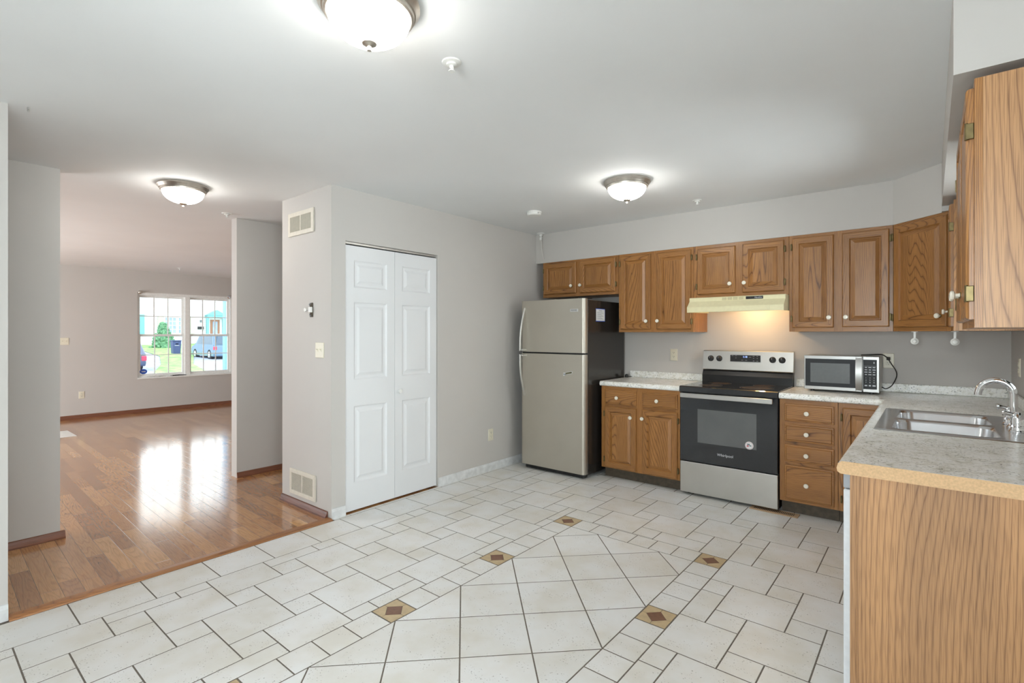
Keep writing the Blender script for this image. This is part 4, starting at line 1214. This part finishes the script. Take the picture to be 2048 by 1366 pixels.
for x in (MX0 + .05, MX1 - .05):
    for y in (MF + .05, -0.07):
        b = B(c); b.lathe([(0.014, 0), (0.012, 0.015)], (x, y, CTZ + .0005), 'z', 12); mk('foot', b, ['black'], t)
b = B(c)
b.tube(curve([(3.098, -0.05, 0.95), (3.125, -0.036, 0.938), (3.16, -0.034, 0.965), (3.188, -0.034, 1.03), (3.186, -0.034, 1.075), (3.160, -0.032, 1.125), (3.140, -0.030, 1.162)]), 0.0036, 8)
b.box(3.127, 3.150, -0.036, -0.0095, 1.158, 1.182, 0, 0.004)
b.tube(curve([(3.13, -0.034, 1.180), (3.10, -0.10, 1.203), (3.04, -0.16, 1.2015), (2.98, -0.20, 1.199)]), 0.0040, 8)
mk('power_cord', b, ['dark'], t)

# ------------------------------------------------------------------ wall plates
def outlet(label, loc, rotz, n=1, group='duplex outlets'):
    """cream duplex outlet; local -y faces the room"""
    t = thing('wall_outlet', label, 'outlet', loc, rotz, group=group)
    w_ = 0.035 + 0.023 * (n - 1)
    b = B(); b.loops([(-w_, w_, -.057, .057, -.0008), (-w_, w_, -.057, .057, -.004), (-w_ + .003, w_ - .003, -.054, .054, -.007)]); mk('cover_plate', b, ['ivory'], t)
    for k in range(n):
        xc = (k - (n - 1) / 2) * 0.046
        for z in (0.020, -0.020):
            b = B(); b.box(xc - .0165, xc + .0165, -.0095, -.0072, z - .013, z + .013, 0, .003)
            for dx in (-.006, .006): b.box(xc + dx - .0012, xc + dx + .0012, -.0099, -.0094, z + .0005, z + .009, 1)
            b.lathe([(.0024, 0), (.0024, .0004)], (xc, -.0095, z - .007), '-y', 8, 1)
            mk('receptacle', b, ['ivory', 'dark'], t)
    return t
outlet('cream outlet low on the wall between pantry door and refrigerator', (0.0, -1.121, 0.356), R(90))
outlet('cream outlet above the short counter left of the range', (1.431, 0, 1.155), 0)
outlet('cream outlet behind the microwave with its cord plugged in', (3.138, 0, 1.153), 0)
outlet('cream outlet on the wall beside the sink faucet', (RX, -0.45, 1.15), R(-90))
outlet('small cream outlet below the front window in the living room', (LX, -2.991, 0.380), R(90))
def switch(label, loc, rotz, n, group='toggle light switches'):
    t = thing('light_switch', label, 'switch', loc, rotz, group=group)
    w_ = 0.035 + 0.023 * (n - 1)
    b = B(); b.loops([(-w_, w_, -.057, .057, -.0008), (-w_, w_, -.057, .057, -.004), (-w_ + .003, w_ - .003, -.054, .054, -.007)]); mk('cover_plate', b, ['ivory'], t)
    for k in range(n):
        xc = (k - (n - 1) / 2) * 0.046
        b = B(); b.box(xc - .005, xc + .005, -.009, -.007, -.012, .012); b.prism([(-.008, -.002), (-.008, .008), (-.020, .013), (-.021, .008)], 'x', xc - .004, xc + .004)
        mk('toggle', b, ['ivory'], t)
    return t
switch('cream double light switch below the bare thermostat wiring', (-0.155, -2.866, 1.238), 0, 2)
switch('cream light switch on the living room wall left of the window', (LX, -3.205, 1.245), R(90), 2)
# bare thermostat backing with loose wire nut
t = thing('thermostat_base', 'bare thermostat backing with exposed wires above the light switch', 'thermostat', (-0.275, -2.866, 1.545))
b = B(); b.box(-.022, .022, -.006, -.0008, -.055, .055, bev=.003); mk('back_plate', b, ['ventd'], t)
b = B(); b.box(-.020, .024, -.020, -.0065, -.020, .022, bev=.004); mk('terminal_block', b, ['plwhite'], t)
b = B(); b.tube([(-.005, -.012, -.03), (.004, -.02, -.04), (.012, -.012, -.05)], .003, 6); b.tube([(-.01, -.01, .03), (0, -.022, .042), (.01, -.012, .05)], .003, 6); mk('wires', b, ['ink'], t)
b = B(); b.lathe([(.014, 0), (.016, .006), (.014, .012), (0, .013)], (-.085, -.0008, .004), '-y', 12); b.tube([(-.075, -.006, .004), (-.05, -.012, .006), (-.02, -.012, .004)], .003, 6); mk('wire_nut', b, ['plwhite'], t)

# vents
def grille(name, label, loc, w_, h_, n, horiz, inner):
    t = thing(name, label, 'vent', loc, 0)
    b = B(); f = 0.032
    b.box(-w_, w_, -.012, -.0008, h_ - f, h_, bev=.002); b.box(-w_, w_, -.012, -.0008, -h_, -h_ + f, bev=.002)
    b.box(-w_, -w_ + f, -.012, -.0008, -h_ + f, h_ - f); b.box(w_ - f, w_, -.012, -.0008, -h_ + f, h_ - f)
    b.box(-.006, .006, -.012, -.0008, -h_ + f, h_ - f)
    mk('vent_frame', b, ['vent'], t)
    b = B(); b.box(-w_ + f, w_ - f, -.003, -.001, -h_ + f, h_ - f); mk('duct_opening', b, [inner], t)
    b = B()
    for k in range(n):
        if horiz:
            z = -h_ + f + (2 * h_ - 2 * f) * (k + .5) / n
            b.prism([(-.0105, z - .0022), (-.004, z + .0006), (-.004, z + .0018), (-.0105, z - .0010)], 'x', -w_ + f, -.006); b.prism([(-.0105, z - .0022), (-.004, z + .0006), (-.004, z + .0018), (-.0105, z - .0010)], 'x', .006, w_ - f)
        else:
            x = -w_ + f + (2 * w_ - 2 * f) * (k + .5) / n
            b.box(x - .0008, x + .0008, -.010, -.0035, -h_ + f, h_ - f)
    mk('louvers', b, ['vent'], t)
    return t
grille('return_vent', 'cream return air vent near the ceiling on the hall column', (-0.428, -2.866, 2.234), 0.193, 0.092, 26, False, 'ventf')
grille('supply_vent', 'cream louvered vent low on the hall column', (-0.404, -2.866, 0.184), 0.193, 0.100, 16, True, 'ventd')
t = thing('floor_register', 'tan metal floor register in the tile before the range', 'vent', (2.466, -0.622, 0.0), R(-1))
b = B(); b.box(-.168, .168, -.050, .046, 0.0004, .006, 0, .003); mk('register_plate', b, ['reg'], t)
b = B()
for k in range(24):
    x = -.14 + k * .0118
    b.box(x, x + .0055, -.024, .022, .0061, .0066)
mk('slots', b, ['dark'], t)
t = thing('floor_register', 'white floor register with dark bar on the living room floor', 'vent', (-5.66, -3.52, 0.0), 0)
b = B(); b.box(-.30, .28, -.02, .16, 0.0004, .008, 0, .003); mk('register_plate', b, ['plwhite'], t)
b = B(); b.box(-.30, .36, -.06, -.025, 0.0004, .012); mk('dark_bar', b, ['dark'], t)

# ------------------------------------------------------------------ ceiling fixtures
def lampfix(label, x, y, power):
    t = thing('ceiling_lamp', label, 'ceiling lamp', (x, y, H - 0.165), group='domed flush ceiling lamps')
    c = Vector(t.location)
    b = B(c)
    b.lathe([(0.164, -0.0005), (0.166, -0.014), (0.160, -0.022), (0.158, -0.024), (0.152, -0.034), (0.147, -0.036), (0.145, -0.046), (0.138, -0.050), (0.128, -0.049), (0.126, -0.030)], (x, y, H), 'z', 48)
    mk('trim_ring', b, ['nickel'], t)
    b = B(c); pr2 = []
    for k in range(13):
        a = R(90 * k / 12); pr2.append((0.134 * math.cos(a) ** 0.9, -0.044 - 0.088 * math.sin(a)))
    pr2[-1] = (0.0, -0.132)
    b.lathe(pr2, (x, y, H), 'z', 48)
    mk('glass_bowl', b, ['lamp'], t)
    b = B(c); b.lathe([(0.0, -0.131), (0.026, -0.1315), (0.024, -0.138), (0.012, -0.142), (0.007, -0.146), (0.008, -0.152), (0.0075, -0.160), (0, -0.163)], (x, y, H), 'z', 20)
    mk('finial', b, ['nickel'], t)
    return t
lampfix('domed ceiling lamp nearest the viewpoint, cut by the photo top', 1.955, -3.90, 1)
lampfix('domed ceiling lamp over the hallway hardwood', -0.875, -3.545, 1)
lampfix('domed ceiling lamp in the kitchen, nearest the wall cabinets', 1.705, -1.555, 1)
def sprinkler(label, x, y, s=1.0):
    t = thing('fire_sprinkler', label, 'sprinkler', (x, y, H - 0.04), group='ceiling sprinkler heads')
    c = Vector(t.location)
    b = B(c); b.lathe([(0.040 * s, -0.0005), (0.038 * s, -0.005), (0.022 * s, -0.008), (0.021 * s, -0.014), (0.012 * s, -0.016)], (x, y, H), 'z', 24); mk('escutcheon', b, ['fitting'], t)
    b = B(c); b.lathe([(0.009 * s, -0.016), (0.009 * s, -0.024), (0.004, -0.026), (0.004, -0.034), (0.013 * s, -0.036), (0.013 * s, -0.038), (0, -0.039)], (x, y, H), 'z', 16)
    b.tube([(x - .009 * s, y, H - .022), (x - .010 * s, y, H - .03), (x - .003, y, H - .036)], .0018, 6); b.tube([(x + .009 * s, y, H - .022), (x + .010 * s, y, H - .03), (x + .003, y, H - .036)], .0018, 6)
    mk('spray_head', b, ['fitting'], t)
sprinkler('white ceiling sprinkler head beside the nearest ceiling lamp', 1.898, -3.470)
sprinkler('ceiling sprinkler head above the range hood cabinets', 1.914, -0.72, 0.9)
sprinkler('ceiling sprinkler head in the hallway beyond the hall lamp', -1.55, -2.98, 1.1)
sprinkler('ceiling sprinkler head in front of the living room window', -6.22, -1.90, 1.1)
t = thing('smoke_detector', 'round white smoke detector on the ceiling near the pantry wall', 'smoke detector', (0.64, -1.25, H - 0.036))
c = Vector(t.location)
b = B(c); b.lathe([(0.068, -0.0005), (0.068, -0.010), (0.064, -0.012), (0.064, -0.026), (0.056, -0.034), (0.02, -0.036), (0, -0.036)], (0.64, -1.25, H), 'z', 36); mk('housing', b, ['plwhite'], t)
b = B(c); b.box(0.690, 0.703, -1.275, -1.262, H - .025, H - .014, bev=.002); mk('test_button', b, ['screw'], t)
t = thing('corner_sprinkler', 'white sprinkler fitting with drop pipe in the corner above refrigerator', 'sprinkler', (0.115, -0.425, 2.14))
c = Vector(t.location)
b = B(c); b.lathe([(0.044, -0.0005), (0.040, -0.008), (0.018, -0.012), (0.016, -0.030)], (0.115, -0.43, H), 'z', 24); mk('escutcheon', b, ['fitting'], t)
b = B(c); b.tube([(0.115, -0.43, H - .03), (0.122, -0.43, H - .045), (0.128, -0.425, H - .05)], .008, 10); b.lathe([(.012, -.045), (.012, -.07), (.006, -.075)], (0.112, -0.43, H), 'z', 12); mk('spray_head', b, ['fitting'], t)
b = B(c); b.tube([(0.117, -0.425, H - .07), (0.117, -0.41, H - .2), (0.121, -0.39, H - .27), (0.123, -0.3855, CT + .035)], .006, 8); mk('drop_pipe', b, ['wall'], t)
# two screws left in the ceiling by the near wall
b = B(); b.tube([(0.02, -4.49, H - .0005), (0.02, -4.49, H - .018), (0.028, -4.49, H - .024), (0.034, -4.49, H - .016)], .0035, 8)
mk('ceiling_hook', b, ['screw'], None, 'small metal hook screwed into the ceiling by the near wall', 'hook')

# paper towel holder under the corner cabinets
t = thing('paper_towel_holder', 'empty white paper towel holder hanging under the corner wall cabinet', 'towel holder', (3.41, -0.53, 1.30))
c = Vector(t.location)
for x, y, sgn in ((3.305, -0.43, 1), (3.508, -0.65, -1)):
    b = B(c)
    b.box(x - .018, x + .018, y - .010, y + .010, CB_ - .006, CB_ - .0005, bev=.002)
    b.box(x - .006, x + .006, y - .004, y + .004, 1.325, CB_ - .006)
    b.lathe([(.0225, 0), (.0225, .008), (.012, .012), (.010, .026), (0, .028)] if sgn > 0 else [(.0225, 0), (.0225, .007), (.016, .012), (.013, .022), (0, .026)], (x, y - .004, 1.310), '-y', 20)
    mk('support_arm', b, ['plwhite'], t)

# ------------------------------------------------------------------ living room bits
for y, lab in ((-2.205, 'grey curtain rod bracket at the left top corner of the front window'), (-0.770, 'chrome curtain rod bracket at the right top corner of the front window')):
    b = B(); b.lathe([(.030, 0), (.030, .01), (.016, .018), (.014, .05), (.024, .056), (.022, .075), (0, .08)], (LX + .0008, y, 2.085), 'x', 16)
    mk('rod_bracket', b, ['nickel' if y < -1 else 'chrome'], None, lab, 'bracket', group='curtain rod brackets')
b = B(); b.lathe([(.055, 0), (.055, .0006), (0, .0008)], (LX - .0640, -2.14, 0.705), 'x', 24, 0, 1.0, 0.8); b.box(LX - .0632, LX - .0629, -2.17, -2.11, 0.697, 0.713, 1)
mk('window_sticker', b, ['blue', 'lettering'], None, 'small blue round security sticker in the lower window corner', 'sticker')
b = B()
for k in range(9):
    x, y = LX + .012 - random.random() * .05, -2.10 + k * .045; z = WZ0 + .0045
    b.tube([(x, y, z + .006), (x + .01, y + .03, z + .018 + random.random() * .012), (x - .005, y + .07, z + .007)], .006, 6)
mk('crumpled_wrap', b, ['plwhite'], None, 'crumpled pale plastic wrap lying on the living room window sill', 'wrap')
b = B(); b.tube([(LX + .005, -1.72, WZ0 + .013), (LX + .0, -1.62, WZ0 + .018), (LX + .004, -1.50, WZ0 + .014)], [.008, .009, .005], 8)
b.tube([(LX + .005, -1.62, WZ0 + .014), (LX - .02, -1.74, WZ0 + .012)], .006, 8)
mk('hand_tool', b, ['black'], None, 'dark hand tool lying on the living room window sill', 'tool')

# ------------------------------------------------------------------ outside the front window
b = B()
rows = [(-7.4, -0.42), (-18, -0.38), (-30, -0.36), (-38, -0.20), (-44, 0.05), (-52, 0.45), (-70, 0.6)]
vs = [[b.v((x, y, z)) for y in (-30, 40)] for x, z in rows]
for A, Q in zip(vs, vs[1:]): b._f([A[0], Q[0], Q[1], A[1]])
mk('ground', b, ['asphalt'], None, 'pale grey driveways outside', None, 'structure')
def patch(pts, label):
    b = B()
    def gz_(x):
        for (xa, za), (xb, zb) in zip(rows, rows[1:]):
            if xb <= x <= xa: return za + (zb - za) * (x - xa) / (xb - xa)
        return rows[0][1]
    # cut into strips so that it follows the slope
    cuts = sorted({p[0] for p in pts} | {r[0] for r in rows if min(q[0] for q in pts) < r[0] < max(q[0] for q in pts)})
    for xa, xb in zip(cuts, cuts[1:]):
        q = clip(clip([(p[0], p[1]) for p in pts], -1, 0, -xa), 1, 0, xb)
        if len(q) >= 3: b._f([b.v((x, y, gz_(x) + 0.03)) for x, y in q])
    return mk('lawn', b, ['grass'], None, label, 'lawn', 'structure')
patch([(-19.5, 1.2), (-19.0, 3.4), (-29, 5.9), (-40, 9.6), (-51.5, 14.6), (-51.5, 8.0), (-38, 6.8), (-30, 4.6)], 'strip of lawn between the two driveways')
patch([(-14.0, 1.55), (-13.6, 2.3), (-17.5, 3.6), (-18.5, 3.2)], 'lawn corner by the porch')
patch([(-38.6, 11.0), (-51.5, 16.0), (-51.5, 24), (-39, 20)], 'lawn before the far house')
hs = thing('house', 'white sided house across the street with a teal door pediment', 'house', (-56, 14, 0.4))
c = Vector(hs.location)
b = B(c); b.box(-60, -52, 10.3, 30, 0.2, 8.0); mk('front_wall', b, ['siding'], hs)
b = B(c); b.box(-60, -50.6, 2.0, 9.86, 0.2, 8.0); mk('wing_wall', b, ['siding'], hs)
b = B(c); b.box(-52.2, -51.9, 9.86, 10.32, 0.2, 8.0); mk('corner_board', b, ['trimw'], hs)
def hwin(y0, y1, z0, z1, nx, nz):
    b = B(c); X_ = -51.98
    b.box(X_ - .02, X_ + .06, y0 - .10, y1 + .10, z0 - .10, z1 + .10)
    wo = mk('window_casing', b, ['trimw'], hs)
    b = B(c)
    dy, dz = (y1 - y0) / nx, (z1 - z0) / nz
    for i in range(nx):
        for j in range(nz): b.box(X_ + .061, X_ + .07, y0 + i * dy + .03, y0 + (i + 1) * dy - .03, z0 + j * dz + .03, z0 + (j + 1) * dz - .03)
    mk('panes', b, ['hglass'], wo)
hwin(11.16, 12.08, 1.45, 2.96, 3, 4); hwin(12.26, 13.15, 1.45, 2.96, 3, 4)
for y in (10.75, 12.2, 13.6, 15.2): hwin(y, y + .5 * 1.7, 4.72, 6.2, 3, 4)
for y0, y1 in ((10.60, 11.05), (13.30, 13.68)):
    b = B(c); b.box(-52, -51.93, y0, y1, 1.4, 3.03); mk('shutter', b, ['shutter'], hs)
b = B(c); b.box(-52, -51.9, 14.80, 16.06, 0.75, 3.08); mk('door_surround', b, ['trimw'], hs)
b = B(c); b.box(-51.9, -51.84, 15.02, 15.87, 0.78, 2.80); fd = mk('front_door', b, ['doorb'], hs)
b = B(c); b.box(-51.84, -51.82, 15.22, 15.66, 1.2, 2.62); mk('door_glass', b, ['hglass'], fd)
b = B(c); b.prism([(14.52, 3.22), (16.38, 3.22), (15.46, 3.76)], 'x', -52, -51.3); b.box(-52, -51.35, 14.60, 16.30, 3.04, 3.23); mk('pediment', b, ['teal'], hs)
for y in (14.58, 16.06):
    b = B(c); b.box(-51.75, -51.5, y, y + .20, 0.5, 3.05); mk('porch_post', b, ['teal'], hs)
b = B(c); b.box(-52, -51.9, 13.92, 14.44, 1.84, 2.10); mk('letter_box', b, ['dgrey'], hs)
b = B(c); b.box(-52, -51.88, 14.12, 14.28, 2.55, 2.75); mk('porch_lamp', b, ['ink'], hs)
b = B(c); b.box(-52, -50.4, 14.5, 16.4, 0.2, 0.75); mk('porch_step', b, ['trimw'], hs)
b = B(c); b.box(-50.62, -50.55, 8.85, 9.20, 1.2, 3.1); mk('wing_shutter', b, ['teal'], hs)

def shrub(label, x, y, z, r, h, group=None):
    b = B(); n = 9
    for k in range(150):
        u = random.random(); a = random.random() * 2 * PI
        rr = r * (1 - u) ** 0.75 * (0.75 + 0.3 * random.random()) + 0.03
        p = Vector((x + rr * math.cos(a), y + rr * math.sin(a), z + 0.1 + u * h))
        q = r * 0.22 * (0.7 + 0.6 * random.random())
        mt = Matrix.Translation(p) @ Matrix.Rotation(random.random() * 6, 4, 'Z') @ Matrix.Rotation(random.random() * 2, 4, 'X') @ Matrix.Diagonal((q, q, q * .6, 1))
        bmesh.ops.create_icosphere(b.bm, subdivisions=1, radius=1, matrix=mt)
    b.lathe([(r * 0.86, 0.02), (r * 0.84, h * 0.2), (r * 0.62, h * 0.45), (r * 0.35, h * 0.75), (0, h)], (x, y, z), 'z', 16)
    mk('shrub', b, ['leaf'], None, label, 'shrub')
shrub('tall pointed evergreen shrub before the white house', -47.2, 9.65, 0.1, 0.85, 2.1)
shrub('low rounded shrub beside the blue car', -44.5, 12.0, 0.0, 0.9, 1.0)
wb = thing('wheelie_bin', 'dark blue wheeled trash bin standing on the lawn', 'bin', (-40.2, 8.45, -0.11))
c = Vector(wb.location)
b = B(c); b.prism([(-0.22, 0), (0.22, 0), (0.28, .95), (-0.28, .95)], 'x', -.26, .26); 
for v in b.bm.verts: v.co += c
mk('bin_body', b, ['bin'], wb)
b = B(c); b.box(-40.50, -39.88, 8.13, 8.77, 0.845, 0.91, bev=.02); mk('lid', b, ['bin'], wb)
b = B(c); b.box(-39.94, -39.93, 8.30, 8.60, 0.50, 0.53); b.box(-39.95, -39.94, 8.36, 8.54, 0.60, 0.66); mk('handle_mark', b, ['lettering'], wb)

def car(name, label, loc, rotz, L, W, Hh, body, suv=True):
    """local +x is the front of the car"""
    t = thing(name, label, 'car', loc, rotz)
    g = 0.22; belt = Hh * 0.56
    b = B()
    rear_top = -L / 2 + (0.18 if suv else 0.95)
    prof = [(-L / 2, g + .15), (-L / 2 + .04, belt - .05), (-L / 2 + .10, belt), (rear_top, Hh - .05), (rear_top + .25, Hh), (0.25, Hh), (0.55, Hh - .06), (L * 0.27, belt + .02), (L * 0.46, belt - .10), (L / 2, belt - .25), (L / 2, g + .10), (L / 2 - .1, g), (-L / 2 + .1, g)]
    b.prism(prof, 'y', -W / 2, W / 2, bev=0.05)
    mk('car_body', b, [body], t)
    for s_i in (-1, 1):
        b = B(); y0, y1 = (W / 2 - .01, W / 2 + .008) if s_i > 0 else (-W / 2 - .008, -W / 2 + .01)
        b.prism([(rear_top + .12, belt + .06), (rear_top + .2, Hh - .12), (-.2, Hh - .10), (-.2, belt + .06)], 'y', y0, y1); b.prism([(-.1, belt + .06), (-.1, Hh - .10), (.42, Hh - .12), (L * .22, belt + .06)], 'y', y0, y1)
        mk('side_window', b, ['carg'], t)
    b = B(); b.prism([(-W / 2 + .15, belt + .08), (W / 2 - .15, belt + .08), (W / 2 - .25, Hh - .14), (-W / 2 + .25, Hh - .14)], 'x', -L / 2 + .05 if suv else -L / 2 + .5, -L / 2 + .12 if suv else -L / 2 + .6)
    mk('rear_window', b, ['carg'], t)
    for s_i in (-1, 1):
        b = B(); b.box(-L / 2 - .015, -L / 2 + .12, s_i * (W / 2 - .09) - .10, s_i * (W / 2 - .09) + .10, belt - .30, belt - .08, bev=.02); mk('tail_lamp', b, ['tail'], t)
    b = B(); b.box(-L / 2 - .06, -L / 2 + .1, -W / 2 + .05, W / 2 - .05, g + .05, g + .24, bev=.03); b.box(-L / 2 - .07, -L / 2 - .055, -.26, .26, belt - .28, belt - .16, 1); mk('rear_bumper', b, [body, 'paper'], t)
    for x in (-L * .31, L * .31):
        for s_i in (-1, 1):
            b = B(); b.lathe([(.18, -.02), (.33, 0), (.345, .04), (.345, .18), (.33, .22), (0, .22)], (x, s_i * (W / 2 - .21), .345), 'y' if s_i > 0 else '-y', 20, 0); b.lathe([(.21, .221), (.20, .232), (0, .235)], (x, s_i * (W / 2 - .21), .345), 'y' if s_i > 0 else '-y', 16, 1)
            mk('wheel', b, ['tyre', 'hub'], t)
    return t
car('suv', 'slate blue sport utility vehicle parked across the street', (-35.0, 9.35, -0.34), R(178), 4.5, 1.85, 1.72, 'suv')
car('parked_car', 'dark blue car parked at the near driveway, mostly cut off', (-27.3, 1.75, -0.37), R(180), 4.4, 1.75, 1.40, 'carb', False)
b = B(); b.box(-9.52, -9.38, 0.02, 0.20, -0.42, 2.9); b.box(-9.58, -9.32, -0.04, 0.26, 2.35, 2.45); b.box(-9.58, -9.32, -0.04, 0.26, -0.42, -0.2)
mk('porch_column', b, ['skyblue'], None, 'pale blue porch post just outside the front window', 'post')
